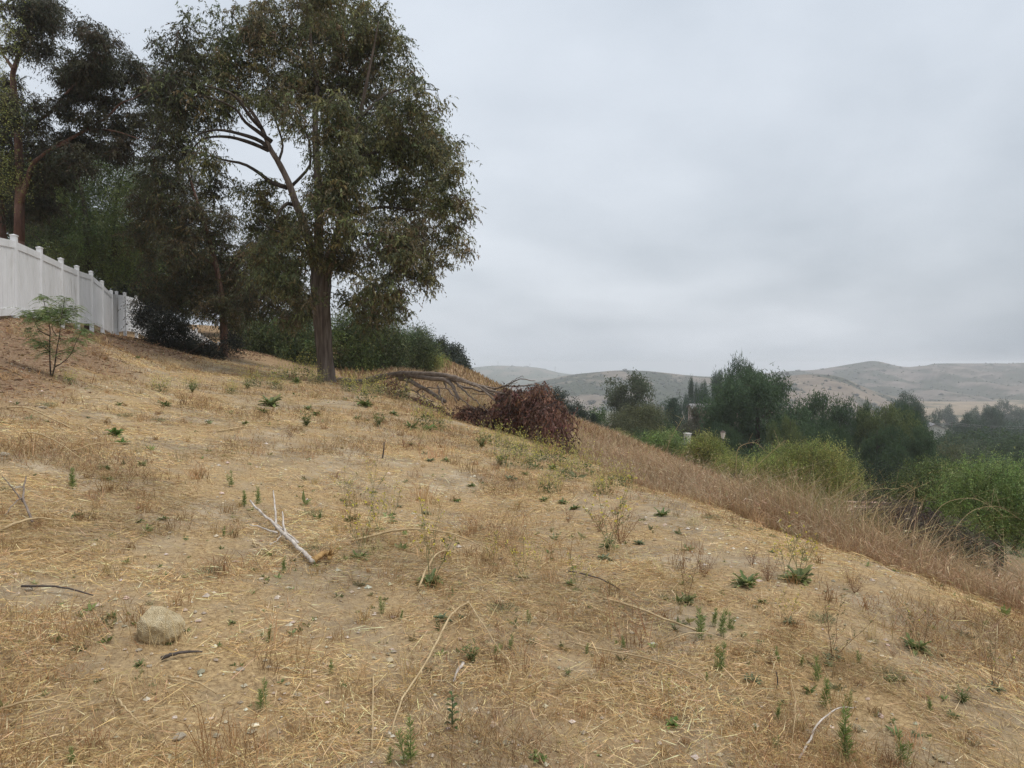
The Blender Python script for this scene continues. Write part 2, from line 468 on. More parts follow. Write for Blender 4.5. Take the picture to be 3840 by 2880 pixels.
# ------------------------------------------------------------------ hills across the valley
HILL_SURF = []
def build_hill(name, label, rows, dist, r0, r1, seed, tan, scrub, cover, gully, terr=False):
    px = np.arange(rows[0][0], rows[-1][0] + 1, 8.0)
    row = np.interp(px, [a for a, _ in rows], [b for _, b in rows])
    kk = np.ones(9) / 9
    row = np.convolve(np.pad(row, 4, 'edge'), kk, 'valid')
    row = row - 2.2 * (fbm(px / 60.0, px * 0 + seed, seed, 4) - .5)
    az = np.arctan((px - 1920) / F_PX)
    rad_c = dist / np.cos(az)
    zc = EYE[2] - (row - 1370) / F_PX * dist
    ends = smooth(0, 160, px - px[0]) * smooth(0, 160, px[-1] - px)
    s = np.concatenate([np.linspace(0, 1, 64), 1 + np.linspace(.03, .6, 12)])
    rr = np.where(s <= 1, r0 + (dist - r0) * s, dist + (s - 1) / .6 * (r1 - dist))
    D, PXM = np.meshgrid(rr, px, indexing='ij')
    S = np.repeat(s[:, None], len(px), 1)
    X = (PXM - 1920) / F_PX * D; Y = D
    base = np.interp(np.hypot(X, Y), VAL_R, VAL_Z) - 4
    prof = np.where(S <= 1, .72 * S + .28 * (S * S * (3 - 2 * S)), 1 - .5 * smooth(1, 1.6, S))
    g = np.abs(fbm(X / 210, Y / 260, seed + 3, 4) - .5) * 2
    warp = (g - .35) * gully * 4 * S * np.clip(1 - S, 0, 1)
    Z = base + (zc[None, :] - base) * prof * ends[None, :] + warp * (zc[None, :] - base)
    Z = np.where(S <= 1, np.minimum(Z, EYE[2] + (zc[None, :] - EYE[2]) * D / dist - 1.5 * (1 - S)), Z)
    if terr:
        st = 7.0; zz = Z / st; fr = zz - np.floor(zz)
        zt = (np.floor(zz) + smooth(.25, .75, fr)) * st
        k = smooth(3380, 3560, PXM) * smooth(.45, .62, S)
        Z = Z * (1 - k) + zt * k
    sc = fbm(X / 55, Y / 110, seed + 9, 6) + .42 * (.35 - g) * (S < 1)
    m = smooth(cover, cover + .10, sc)[..., None]
    c = np.array(tan) * (1 - m) + np.array(scrub) * m
    c = c * (.82 + .36 * fbm(X / 30, Y / 30, seed + 13, 3))[..., None]
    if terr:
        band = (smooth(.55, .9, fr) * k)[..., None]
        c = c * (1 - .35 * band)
    v = np.stack([X, Y, Z], -1).reshape(-1, 3)
    n0, n1 = len(rr), len(px)
    i = np.arange(n0 - 1)[:, None] * n1; j = np.arange(n1 - 1)[None, :]
    q = np.stack([i + j, i + j + 1, i + n1 + j + 1, i + n1 + j], -1).reshape(-1, 4)
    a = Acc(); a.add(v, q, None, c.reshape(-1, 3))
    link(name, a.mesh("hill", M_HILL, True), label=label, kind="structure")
    HILL_SURF.append((X, Y, Z, sc - cover, S, dist))
TANC, SAGE = (.165, .135, .108), (.050, .058, .038)
RA = [(1300, 1400), (1600, 1390), (1700, 1385), (1760, 1380), (1840, 1372), (1880, 1370), (1940, 1374), (2000, 1376), (2040, 1382), (2080, 1395), (2150, 1405), (2250, 1413), (2450, 1430), (2700, 1450)]
RB = [(1750, 1500), (1900, 1465), (1980, 1442), (2050, 1426), (2148, 1404), (2222, 1397), (2297, 1390), (2347, 1388), (2421, 1390), (2496, 1398), (2570, 1407), (2645, 1413), (2745, 1418), (2900, 1430), (3050, 1450), (3250, 1490)]
RC = [(2550, 1440), (2750, 1416), (2850, 1402), (2950, 1392), (3050, 1388), (3131, 1376), (3199, 1364), (3255, 1354), (3280, 1351), (3312, 1358), (3376, 1376), (3413, 1377), (3453, 1374), (3481, 1366), (3553, 1365), (3666, 1361), (3755, 1362), (3840, 1359), (4200, 1362), (4800, 1370), (5600, 1380)]
RD = [(2650, 1500), (2800, 1450), (2880, 1428), (2925, 1414), (3022, 1402), (3112, 1405), (3173, 1420), (3233, 1451), (3293, 1475), (3353, 1496), (3414, 1512), (3520, 1530), (3640, 1545)]
build_hill("hill", "pale blue far ridge left of the rounded tan hill, pylons along it", RA, 3300, 2300, 4000, 41, (.15, .125, .09), (.07, .08, .05), .44, .12)
build_hill("hill", "rounded tan hill in the middle with sage scrub on its flank", RB, 1500, 850, 2100, 52, TANC, SAGE, .46, .42)
build_hill("hill", "long terraced hazy hill rising to a peak on the right", RC, 2000, 1150, 2900, 63, (.15, .126, .108), (.05, .055, .04), .46, .55, True)
build_hill("hill", "smooth tan lobe of hill in front of the terraced hill", RD, 1150, 780, 1500, 74, (.18, .142, .108), SAGE, .54, .28)

# scrub dotted over the hills
def hill_scrub():
    rng = np.random.default_rng(15); a = Acc()
    o = np.array([(1, 0, 0), (0, 1, 0), (-1, 0, 0), (0, -1, 0), (0, 0, 1), (0, 0, -.5)], float)
    f = np.array([(0, 1, 4), (1, 2, 4), (2, 3, 4), (3, 0, 4), (1, 0, 5), (2, 1, 5), (3, 2, 5), (0, 3, 5)])
    for (X, Y, Z, m, S, dist), n in zip(HILL_SURF, (700, 4000, 6000, 1400)):
        ok = np.argwhere((S > .05) & (S < .97)); w = np.clip(m[ok[:, 0], ok[:, 1]] + .12, .004, .2) ** 2; w /= w.sum()
        k = ok[rng.choice(len(ok), n, p=w)]
        x, y, z = (q[k[:, 0], k[:, 1]] for q in (X, Y, Z))
        p = np.stack([x + rng.normal(0, 3, n), y + rng.normal(0, 3, n), z - .2], -1)
        s = np.clip(rng.gamma(2.0, .9, n), .6, 5.5) * (1 if dist < 3000 else 1.7)
        v = p[:, None, :] + o[None] * rng.uniform(.6, 1.35, (n, 6, 3)) * s[:, None, None] * np.array([1, 1, .75])
        a.add(v.reshape(-1, 3), None, (np.arange(n)[:, None, None] * 6 + f[None]).reshape(-1, 3), np.repeat(pal(rng, [(.04, .047, .028), (.055, .06, .038), (.03, .037, .023)], n, .15), 6, 0))
    link("hill_scrub", a.mesh("hill_scrub", M_STEM, True), label="grey-green sage scrub dotted over the dry hills", kind="stuff")
hill_scrub()

# valley-floor dry field seen beyond the trees on the right
def build_field():
    x, y = np.meshgrid(np.linspace(330, 1050, 60), np.linspace(720, 1400, 60))
    z = H(x, y, False) + 1.0 + 3.0 * (fbm(x / 150, y / 150, 4, 3) - .3)
    m = smooth(.52, .60, fbm(x / 70, y / 70, 44, 4))[..., None]
    c = np.array((.25, .195, .135)) * (1 - m) + np.array((.10, .095, .06)) * m
    v = np.stack([x, y, z], -1).reshape(-1, 3)
    i = np.arange(59)[:, None] * 60; j = np.arange(59)[None, :]
    q = np.stack([i + j, i + j + 1, i + 61 + j, i + 60 + j], -1).reshape(-1, 4)
    a = Acc(); a.add(v, q, None, c.reshape(-1, 3))
    link("field", a.mesh("field", M_HILL, True), label="tan dry field on the valley floor below the terraced hill", kind="structure")
build_field()

# ------------------------------------------------------------------ haze
def build_haze():
    x0, x1, y0, y1, z0, z1 = -4700, 4700, -4700, 4700, -74, 24
    v = [(x, y, z) for z in (z0, z1) for x, y in ((x0, y0), (x1, y0), (x1, y1), (x0, y1))]
    q = [(3, 2, 1, 0), (4, 5, 6, 7), (0, 1, 5, 4), (1, 2, 6, 5), (2, 3, 7, 6), (3, 0, 4, 7)]
    m, n, l = nodes_of("haze")
    out = n.new("ShaderNodeOutputMaterial"); pv = n.new("ShaderNodeVolumePrincipled")
    pv.inputs["Color"].default_value = (.94, .96, 1.0, 1)
    pv.inputs["Density"].default_value = 0.00029
    pv.inputs["Anisotropy"].default_value = 0.1
    pv.inputs["Density Attribute"].default_value = ""
    pv.inputs["Color Attribute"].default_value = ""
    pv.inputs["Temperature Attribute"].default_value = ""
    m.cycles.homogeneous_volume = True
    l.new(pv.outputs[0], out.inputs["Volume"])
    a = Acc(); a.add(v, q)
    link("haze", a.mesh("haze", m), label="thin grey marine haze filling the valley", kind="stuff")
build_haze()

# ------------------------------------------------------------------ trees
def limb_from_px(pts, d0, d1=None, n=14):
    """A limb through photo positions, its distance running from d0 to d1."""
    d1 = d0 if d1 is None else d1
    k = len(pts)
    c = [P(a, b, d0 + (d1 - d0) * i / (k - 1)) for i, (a, b) in enumerate(pts)]
    return spline(c, n)

class Skeleton:
    def __init__(self):
        self.pos = np.zeros((0, 3)); self.r = np.zeros(0); self.trunk = Acc(); self.branch = Acc()
        self.nodes = []
    def limb(self, pts, r0, r1, sides=9, wob=.0, rng=None, part="trunk", col=(.5, .5, .5), power=.8):
        n = len(pts); t = np.linspace(0, 1, n)
        r = r0 + (r1 - r0) * t ** power
        if wob and rng is not None:
            r = r * (1 + rng.normal(0, wob, n))
        tube(self.trunk if part == "trunk" else self.branch, pts, r, sides, col)
        self.pos = np.vstack([self.pos, pts]); self.r = np.r_[self.r, r]
        return r
    def grow(self, targets, rng, sag=.12, rk=.011, rmin=.004, sides=4, up=.6, col=(.5, .5, .5)):
        """Join every target to the nearest wood by a curved branch; returns the branch curves."""
        cen = self.pos.mean(0)
        order = np.argsort(np.min(np.linalg.norm(targets[:, None, :] - self.pos[None, :, :], axis=2), axis=1))
        curves = []
        pos = list(self.pos); rr = list(self.r)
        P_ = np.array(pos); R_ = np.array(rr)
        for oi in order:
            t = targets[oi]
            dv = t - P_
            d = np.linalg.norm(dv, axis=1)
            cost = d * (1 + up * np.clip(-dv[:, 2] / np.maximum(d, 1e-6), 0, 1)) + .15 * (R_ < .01)
            i = int(np.argmin(cost)); a = P_[i]; L = d[i]
            if L < .05: continue
            mid = (a + t) / 2 + rng.normal(0, .10 * L, 3) + np.array([0, 0, sag * L])
            n = 4 if L < .7 else 6
            c = spline([a, mid, t], n)
            r0 = min(R_[i] * .75, rmin + rk * L)
            r = np.linspace(max(r0, rmin), rmin * .7, n)
            tube(self.branch, c, r, sides, col, cap=False)
            P_ = np.vstack([P_, c[1:]]); R_ = np.r_[R_, r[1:]]
            curves.append(c)
        return curves

def blob_points(blobs, n, rng, hollow=2.0):
    """n points through a set of ellipsoids (cx, cy, cz, rx, ry, rz), denser near their skin."""
    b = np.asarray(blobs, float)
    w = (b[:, 3] * b[:, 4] * b[:, 5]) ** .67; w /= w.sum()
    k = rng.choice(len(b), n, p=w)
    d = unit(rng.normal(size=(n, 3))); r = rng.random(n) ** (1 / (1 + hollow))
    return b[k, :3] + d * r[:, None] * b[k, 3:], k
def px_blobs(lst, d, thick=.8, rng=None, spread=0.0):
    out = []
    for i, e in enumerate(lst):
        dd = d + (e[4] if len(e) > 4 else (rng.uniform(-spread, spread) if rng is not None else 0))
        c = P(e[0], e[1], dd); s = dd / F_PX
        out.append((*c, e[2] * s, max(e[2], e[3]) * s * thick, e[3] * s))
    return out

def hang_leaves(acc, cen, per, rng, cr, L, W, cols, droop=1.0, jit=.16, w=None, flat=.8, vz=1.0):
    """Leaf sprays round cluster centres; droop 1 hangs down, -1 stands up, 0 any way."""
    n = len(cen) * per
    k = np.repeat(np.arange(len(cen)), per)
    off = rng.normal(0, 1, (n, 3)) * np.array([cr, cr, cr * vz])
    p = cen[k] + off
    ax = rng.normal(0, flat, (n, 3)); ax[:, 2] -= droop
    cc = pal(rng, cols, len(cen), jit, w)[k] * rng.normal(1, .18, (n, 1))
    leaves(acc, p, ax, L * rng.uniform(.6, 1.3, n), W * rng.uniform(.7, 1.3, n), np.clip(cc, .004, .9), rng)

def sprays(acc, cen, nt, nl, rng, tl, L, W, cols, droop=.55, jit=.16, twig=(.07, .05, .038), tri=True):
    """Leaves hung along little drooping twigs that start at each cluster centre."""
    k = np.repeat(np.arange(len(cen)), nt); n = len(k)
    d = rng.normal(0, 1, (n, 3)); d[:, 2] = d[:, 2] * .7 - .15; d = unit(d)
    ln = tl * rng.uniform(.45, 1.25, n)
    a = cen[k]; b = a + d * (ln * .55)[:, None]; e = b + unit(d + np.array([0, 0, -droop * 1.6]))*(ln * .55)[:, None]
    sd = unit(np.cross(d, rng.normal(size=(n, 3)))) * .006
    v = np.stack([a - sd, a + sd, b + sd * .6, b - sd * .6, e], 1).reshape(-1, 3); i = np.arange(n)[:, None] * 5
    acc.add(v, i + np.array([0, 1, 2, 3]), i + np.array([3, 2, 4]), np.array(twig))
    t = np.tile((np.arange(nl) + .6) / nl, n) + rng.normal(0, .05, n * nl); kk = np.repeat(np.arange(n), nl); t = np.clip(t, 0, 1.05)[:, None]
    p = np.where(t < .5, a[kk] + (b - a)[kk] * t * 2, b[kk] + (e - b)[kk] * (t * 2 - 1))
    ax = rng.normal(0, .55, (n * nl, 3)) + d[kk] * .45; ax[:, 2] -= .95
    ax = unit(ax); Ls = L * rng.uniform(.65, 1.3, n * nl)
    base = pal(rng, cols, len(cen), jit); tw = base[k] * rng.normal(1, .16, (n, 1))
    cc = tw[kk] * rng.normal(1, .14, (n * nl, 1))
    leaves(acc, p + ax * Ls[:, None] * .5, ax, Ls, W * rng.uniform(.75, 1.25, n * nl), np.clip(cc, .004, .9), rng, tri=tri)

def streamers(acc, cen, per, rng, length, L, W, cols, jit=.16, spread=.35, step=9):
    """Pepper-tree foliage: drooping strings of small narrow leaves."""
    k = np.repeat(np.arange(len(cen)), per)
    n = len(k)
    st = cen[k] + rng.normal(0, spread, (n, 3)) * np.array([1, 1, .6])
    out = rng.normal(0, .45, (n, 3)); out[:, 2] = rng.uniform(-.35, .25, n)
    ln = length * rng.uniform(.5, 1.25, n)
    base = pal(rng, cols, len(cen), jit * 1.6)[k] * rng.normal(1, jit, (n, 1))
    t = np.tile(np.linspace(.08, 1, step), n); kk = np.repeat(np.arange(n), step)
    p = st[kk] + out[kk] * (ln[kk] * t * (1 - .45 * t))[:, None] - np.array([0, 0, 1]) * (ln[kk] * t * t * .85)[:, None]
    ax = rng.normal(0, .9, (len(p), 3)); ax[:, 2] -= .45
    p = p + rng.normal(0, L * .5, p.shape)
    leaves(acc, p, ax, L * rng.uniform(.7, 1.3, len(p)), W * rng.uniform(.7, 1.3, len(p)), np.clip(base[kk] * rng.normal(1, .15, (len(p), 1)), .004, .9), rng)

def finish_tree(name, label, cat, sk, crown, m_bark, base, group=None, m_branch=None, m_leaf=None):
    root = link(name, None, loc=base, label=label, cat=cat, group=group)
    root.empty_display_size = .2
    parts = []
    if sk is not None:
        if sk.trunk.n: parts.append(("trunk", sk.trunk, m_bark, True))
        if sk.branch.n: parts.append(("branches", sk.branch, m_branch or m_bark, True))
    if crown is not None and crown.n: parts.append(("crown", crown, m_leaf or M_LEAF, False))
    b = np.asarray(base, float)
    for nm, acc, m, sm in parts:
        acc.v = [x - b for x in acc.v]
        link(nm, acc.mesh(nm, m, sm), parent=root, kind=None if nm == "trunk" else "stuff")
    return root

EUC_COL = [(0.1217, 0.14, 0.0574), (0.1639, 0.1793, 0.0734), (0.0859, 0.099, 0.0459), (0.2107, 0.2084, 0.0849), (0.1873, 0.1503, 0.0619)]
EUC_DARK = [(0.0496, 0.0567, 0.0302), (0.064, 0.0709, 0.037), (0.0826, 0.078, 0.042), (0.0723, 0.0567, 0.0319)]
EUC_RED = [(0.0804, 0.081, 0.0377), (0.1148, 0.0941, 0.042), (0.1436, 0.1045, 0.044), (0.0597, 0.0627, 0.0314), (0.0977, 0.1111, 0.0462)]
PEP_DARK = [(0.0864, 0.119, 0.0387), (0.119, 0.1574, 0.0493), (0.0672, 0.0922, 0.0352), (0.1536, 0.192, 0.0598)]
PEP_HEDGE = [(0.0832, 0.1144, 0.0461), (0.1144, 0.1456, 0.0576), (0.1456, 0.1768, 0.0691), (0.0666, 0.0874, 0.0384)]
PEP_BRIGHT = [(.235, .265, .07), (.28, .31, .085), (.32, .32, .10), (.15, .17, .05)]
PEP_LIME = [(.17, .245, .07), (.21, .29, .085), (.115, .17, .055), (.26, .32, .12)]
OAK_COL = [(0.0297, 0.0405, 0.027), (0.0432, 0.0567, 0.0351), (0.0567, 0.0702, 0.0432)]
PINE_COL = [(.036, .056, .032), (.050, .072, .038), (.066, .085, .040), (.028, .044, .028)]

# ---- the big eucalyptus
def big_tree():
    rng = np.random.default_rng(11)
    D = 28.0
    base = G(1225, 1432); D = base[1]
    sk = Skeleton()
    bark_col = (.5, .5, .5)
    trunk = spline([base + (0, 0, -.25), P(1222, 1395, D), P(1218, 1343, D), P(1212, 1248, D), P(1206, 1153, D), P(1204, 1075, D), P(1203, 1010, D)], 26)
    r = np.interp(np.linspace(0, 1, 26), [0, .06, .15, .35, .6, .85, 1], [.46, .375, .335, .305, .33, .40, .36]) * (D / 28.)
    a = np.arange(14) * 2 * math.pi / 14
    # fluted trunk
    v = []
    for i, p in enumerate(trunk):
        fl = 1 + .06 * np.sin(3 * a + i * .22) + .05 * np.sin(7 * a - i * .35) + rng.normal(0, .015, 14)
        v.append(np.c_[p[0] + np.cos(a) * r[i] * fl, p[1] + np.sin(a) * r[i] * fl, np.full(14, p[2])])
    v = np.concatenate(v); i = np.arange(25)[:, None] * 14; j = np.arange(14)[None, :]; k = (j + 1) % 14
    sk.trunk.add(v, np.stack([i + j, i + k, i + 14 + k, i + 14 + j], -1).reshape(-1, 4))
    sk.pos = trunk[12:]; sk.r = r[12:]
    L = lambda pts, d0, d1, r0, r1, n=16, part="trunk": sk.limb(limb_from_px(pts, D + d0, D + d1, n), r0, r1, 8, .03, rng, part)
    L([(1190, 1050), (1171, 949), (1133, 823), (1108, 759), (1082, 684), (1044, 608), (1013, 557), (981, 481), (943, 418), (905, 380), (854, 342)], 0, -1.2, .18, .03, 30)
    L([(1200, 1050), (1196, 949), (1196, 759), (1190, 633), (1183, 538), (1183, 411), (1190, 316), (1171, 221), (1165, 127), (1171, 32), (1180, -60)], .1, .8, .20, .015, 30)
    L([(1220, 1060), (1247, 949), (1278, 823), (1316, 601), (1348, 443), (1367, 348), (1399, 190), (1420, 80)], 0, -1.5, .18, .015, 26)
    sub = [
     ([(1013, 557), (968, 525), (892, 500), (816, 487), (753, 500), (721, 525)], -.7, -1.4, .085, .02),
     ([(1006, 563), (930, 532), (854, 513), (778, 516), (740, 538), (715, 570)], -.7, .4, .075, .02),
     ([(1019, 532), (968, 494), (918, 456), (886, 411), (829, 380), (772, 361)], -.7, -2.2, .085, .02),
     ([(981, 481), (940, 440), (890, 370), (840, 340), (760, 320)], -1, -2.6, .07, .02),
     ([(1076, 703), (1019, 684), (968, 646), (911, 614), (842, 601), (766, 582), (700, 610)], -.3, .9, .085, .02),
     ([(1108, 769), (1075, 765), (1050, 790), (1030, 835)], -.2, -1.0, .075, .035),
     ([(1095, 696), (1133, 658), (1165, 608), (1152, 506), (1108, 456), (1038, 392), (980, 300)], -.2, .8, .06, .015),
     ([(1044, 608), (1060, 540), (1030, 440), (1010, 340), (1000, 200)], -.4, .5, .05, .012),
     ([(1243, 985), (1300, 1015), (1344, 1033), (1408, 1077), (1465, 1140)], 0, -1.6, .075, .02),
     ([(1316, 601), (1418, 570), (1544, 551), (1639, 557)], -.7, -1.3, .07, .015),
     ([(1278, 823), (1418, 778), (1576, 791), (1703, 810)], -.4, .8, .08, .015),
     ([(1262, 880), (1400, 880), (1530, 930), (1640, 990)], -.2, -1.8, .07, .015),
     ([(1190, 316), (1120, 250), (1010, 200), (900, 130)], .4, 1.6, .06, .012),
     ([(1183, 411), (1270, 330), (1340, 210), (1440, 110)], .5, 2.3, .06, .012),
     ([(1171, 949), (1090, 930), (1000, 950), (930, 1000)], 0, 1.2, .07, .015),
     ([(1348, 443), (1440, 360), (1540, 330), (1640, 340)], -1, .8, .06, .012),
     ([(1150, 905), (1080, 880), (1000, 850), (950, 800)], 0, -1.5, .06, .015),
    ]
    for p, a0, a1, r0, r1 in sub:
        L(p, a0, a1, r0, r1, 14, "branch")
    s = 3840 / 2212.
    E = [(560, 55, 105, 62), (680, 60, 130, 85), (800, 80, 85, 80), (420, 110, 88, 72), (375, 205, 72, 75), (500, 160, 105, 70),
         (660, 180, 115, 90), (790, 190, 105, 100), (895, 225, 72, 72), (860, 325, 115, 85), (935, 320, 55, 75), (960, 430, 52, 50), (870, 430, 112, 78),
         (935, 515, 72, 52), (850, 540, 100, 68), (905, 590, 58, 44), (815, 615, 62, 46), (800, 672, 36, 36), (765, 320, 62, 95), (745, 450, 60, 80),
         (720, 540, 70, 55), (395, 300, 55, 55), (440, 335, 45, 36), (560, 425, 50, 40), (600, 490, 60, 52), (600, 560, 66, 60), (640, 625, 48, 50),
         (660, 320, 34, 50), (690, 420, 30, 50), (480, 235, 60, 40), (590, 225, 60, 40), (340, 380, 40, 55), (1015, 455, 22, 10), (985, 370, 26, 40), (1000, 545, 22, 30),
         (690, -10, 100, 40), (560, 540, 40, 60), (800, 710, 34, 30), (770, 640, 40, 40), (670, 660, 30, 40), (620, 690, 30, 40), (850, 660, 40, 30)]
    E = [(*e, rng.uniform(-2.4, 2.4)) for e in E] + [(708, 400, 48, 70, -2.6), (668, 490, 40, 46, -2.3), (750, 375, 52, 52, -2.6), (634, 507, 35, 35, -2.0), (640, 250, 50, 50, -2.5), (720, 250, 50, 60, -2.5), (600, 610, 40, 40, -1.5), (545, 480, 36, 40, 1.5), (520, 400, 26, 24, 1.5), (470, 400, 40, 40, 1.0)]
    bl = px_blobs([(a * s, b * s, c * s, d * s, q) for a, b, c, d, q in E], D, .9)
    tg, kb = blob_points(bl, 1750, rng, .9)
    # keep the window of sky through the left limbs open
    scr = np.array([[1920 + F_PX * p[0] / p[1], 1370 - F_PX * (p[2] - EYE[2]) / p[1]] for p in tg])
    hole = ((scr[:, 0] - 955) / 105) ** 2 + ((scr[:, 1] - 475) / 75) ** 2 < 1
    hole |= ((scr[:, 0] - 905) / 90) ** 2 + ((scr[:, 1] - 660) / 40) ** 2 < 1
    hole |= ((scr[:, 0] - 1130) / 45) ** 2 + ((scr[:, 1] - 590) / 100) ** 2 < 1
    tg = tg[~hole]; scr = scr[~hole]
    curves = sk.grow(tg, rng, sag=.08, rk=.011, rmin=.0045, sides=3)
    cr = Acc()
    cl = []
    for c in curves:
        m = len(c)
        cl += [c[-1], c[-1] * .5 + c[-2] * .5, c[-2]]
    cl = np.array(cl)
    cl = cl + rng.normal(0, .12, cl.shape)
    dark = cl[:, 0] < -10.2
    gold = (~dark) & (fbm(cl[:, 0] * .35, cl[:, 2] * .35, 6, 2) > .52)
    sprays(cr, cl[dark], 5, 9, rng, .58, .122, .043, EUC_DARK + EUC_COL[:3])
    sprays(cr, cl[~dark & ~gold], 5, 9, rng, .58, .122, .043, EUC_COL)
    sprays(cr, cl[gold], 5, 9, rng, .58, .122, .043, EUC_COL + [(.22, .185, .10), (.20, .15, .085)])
    finish_tree("eucalyptus_tree", "tall eucalyptus with thick peeling trunk and broad crown, standing in the open slope", "tree", sk, cr, M_BARK, base, m_branch=M_BARK_DARK)  # branches get darker bark: their backlit shade is put into the colour
big_tree()

# ---- trees behind the fence and at its end
def px_tree(name, label, cat, d, stems, blobs, n, per, style, cols, seed, bark, spread=1.5, L=.12, W=.035, cr=.22, group=None, base=None, sag=.08, streamer=.9, hollow=1.2, r_end=.02, jit=.16, mleaf=None):
    rng = np.random.default_rng(seed)
    sk = Skeleton()
    for pts, r0, dd in stems:
        q = limb_from_px(pts, d, d + dd, 16)
        if base is None:
            base = q[0].copy()
        sk.limb(q, r0, max(r_end, r0 * .2), 8, .03, rng)
    gz = float(H(base[0], base[1]))
    if sk.pos[0][2] > gz - .1:       # carry the first stem down into the ground
        q = spline([np.array([base[0], base[1], gz - .2]), sk.pos[0]], 5)
        sk.limb(q, stems[0][1] * 1.25, stems[0][1], 8, .02, rng)
    base = np.array([base[0], base[1], gz])
    bl = px_blobs(blobs, d, .9, rng, spread)
    tg, _ = blob_points(bl, n, rng, hollow)
    curves = sk.grow(tg, rng, sag=sag, rk=.012, rmin=.005, sides=3)
    crn = Acc()
    if style == "hang":
        cl = np.array([x for c in curves for x in (c[-1], (c[-1] + c[-2]) / 2, c[-2])]) + rng.normal(0, .1, (len(curves) * 3, 3))
        sprays(crn, cl, max(3, per // 10), 9, rng, cr * 2.6, L, W, cols, .55, jit)
    elif style == "pepper":
        cl = np.array([c[-1] for c in curves])
        streamers(crn, cl, per, rng, streamer, L, W, cols, jit)
    elif style == "stiff":
        cl = np.array([x for c in curves for x in (c[-1], c[-2])]) + rng.normal(0, .1, (len(curves) * 2, 3))
        hang_leaves(crn, cl, per, rng, cr, L, W, cols, -.2, jit, flat=1.0)
    elif style == "pine":
        cl = np.array([x for c in curves for x in (c[-1], c[-2])])
        hang_leaves(crn, cl, per, rng, cr, L, W, cols, -.8, jit, flat=.7)
    return finish_tree(name, label, cat, sk, crn, bark, base, group, m_leaf=mleaf)

GL = "trees crowding behind the white fence"
px_tree("eucalyptus_tree", "twin-stemmed reddish eucalyptus behind the white fence, leaning limb to its right", "tree", 31,
    [([(72, 905), (74, 720), (72, 600), (62, 420), (48, 300), (52, 262), (85, 170), (110, 90), (120, 0), (125, -80)], .21, .5),
     ([(72, 760), (95, 700), (120, 620), (150, 590), (190, 560), (260, 535)], .15, -1.0),
     ([(95, 480), (130, 460), (190, 420), (240, 360), (300, 290), (340, 200)], .10, -.6),
     ([(52, 262), (30, 230), (5, 190), (-20, 100)], .09, .6),
     ([(190, 560), (300, 500), (400, 440), (450, 390), (500, 370)], .08, -1.2),
     ([(300, 480), (420, 490), (520, 520)], .05, -.8)],
    [(100, 40, 110, 80), (180, 70, 70, 80), (60, 150, 60, 60), (150, 180, 60, 50), (320, 110, 45, 70), (370, 170, 60, 80), (330, 250, 85, 60), (240, 290, 55, 50), (400, 280, 70, 70), (330, 340, 90, 45), (250, 400, 80, 45),
     (430, 390, 60, 50), (360, 450, 80, 40), (470, 470, 70, 45), (40, 420, 60, 70), (20, 520, 50, 60), (190, 640, 90, 80), (280, 600, 80, 60), (150, 760, 80, 70), (500, 260, 40, 60), (555, 330, 55, 70), (560, 430, 55, 50), (20, 640, 40, 60), (30, 330, 40, 50), (140, 540, 70, 60), (230, 520, 70, 50), (120, 420, 50, 60), (330, 540, 80, 50), (440, 560, 70, 50), (620, 300, 45, 60), (660, 420, 50, 50)],
    760, 62, "hang", EUC_DARK, 21, M_BARK_RED, 2.0, .13, .042, .23, GL)
px_tree("eucalyptus_tree", "dark red-barked eucalyptus cut off by the left edge, behind the fence", "tree", 34,
    [([(8, 900), (5, 760), (-10, 600), (-30, 450)], .20, .5)],
    [(-60, 420, 80, 90), (-20, 600, 60, 80), (10, 740, 50, 70), (60, 820, 60, 50), (-100, 600, 90, 100)], 170, 60, "hang", EUC_DARK, 22, M_BARK_RED, 1.5, .13, .038, .25, GL)
px_tree("pepper_tree", "bright green pepper tree whose fronds poke in at the left edge", "tree", 19,
    [([(-120, 800), (-110, 500), (-90, 250), (-70, 60)], .14, .3), ([(-110, 520), (-60, 460), (-30, 480)], .06, .2)],
    [(-55, 100, 85, 110), (-45, 190, 70, 60), (-50, 590, 85, 70), (-60, 680, 70, 50), (-90, 350, 60, 150), (-170, 110, 120, 120), (-190, 300, 120, 140), (-170, 500, 110, 120), (-150, 640, 90, 70), (-110, -10, 100, 80)], 380, 9, "pepper", PEP_BRIGHT, 23, M_BARK_DARK, .6, .055, .014, group=GL, streamer=.75)
px_tree("pepper_tree", "big weeping pepper tree in deep shade behind the fence corner", "tree", 42,
    [([(330, 950), (320, 800), (300, 690), (270, 600)], .22, .5), ([(430, 960), (425, 850), (440, 740), (470, 620)], .18, -.5), ([(440, 860), (520, 850), (560, 820)], .08, -.4)],
    [(250, 620, 120, 110), (400, 590, 110, 70), (470, 650, 110, 90), (400, 720, 140, 100), (520, 760, 110, 110), (300, 780, 130, 110), (430, 860, 150, 100), (230, 850, 120, 110), (540, 900, 110, 90), (340, 940, 170, 80), (130, 850, 100, 90), (480, 980, 120, 80), (160, 700, 80, 100), (130, 620, 100, 80), (300, 560, 90, 60), (560, 620, 80, 80)],
    680, 13, "pepper", PEP_DARK, 24, M_BARK_DARK, 2.5, .17, .045, group=GL, streamer=1.3)
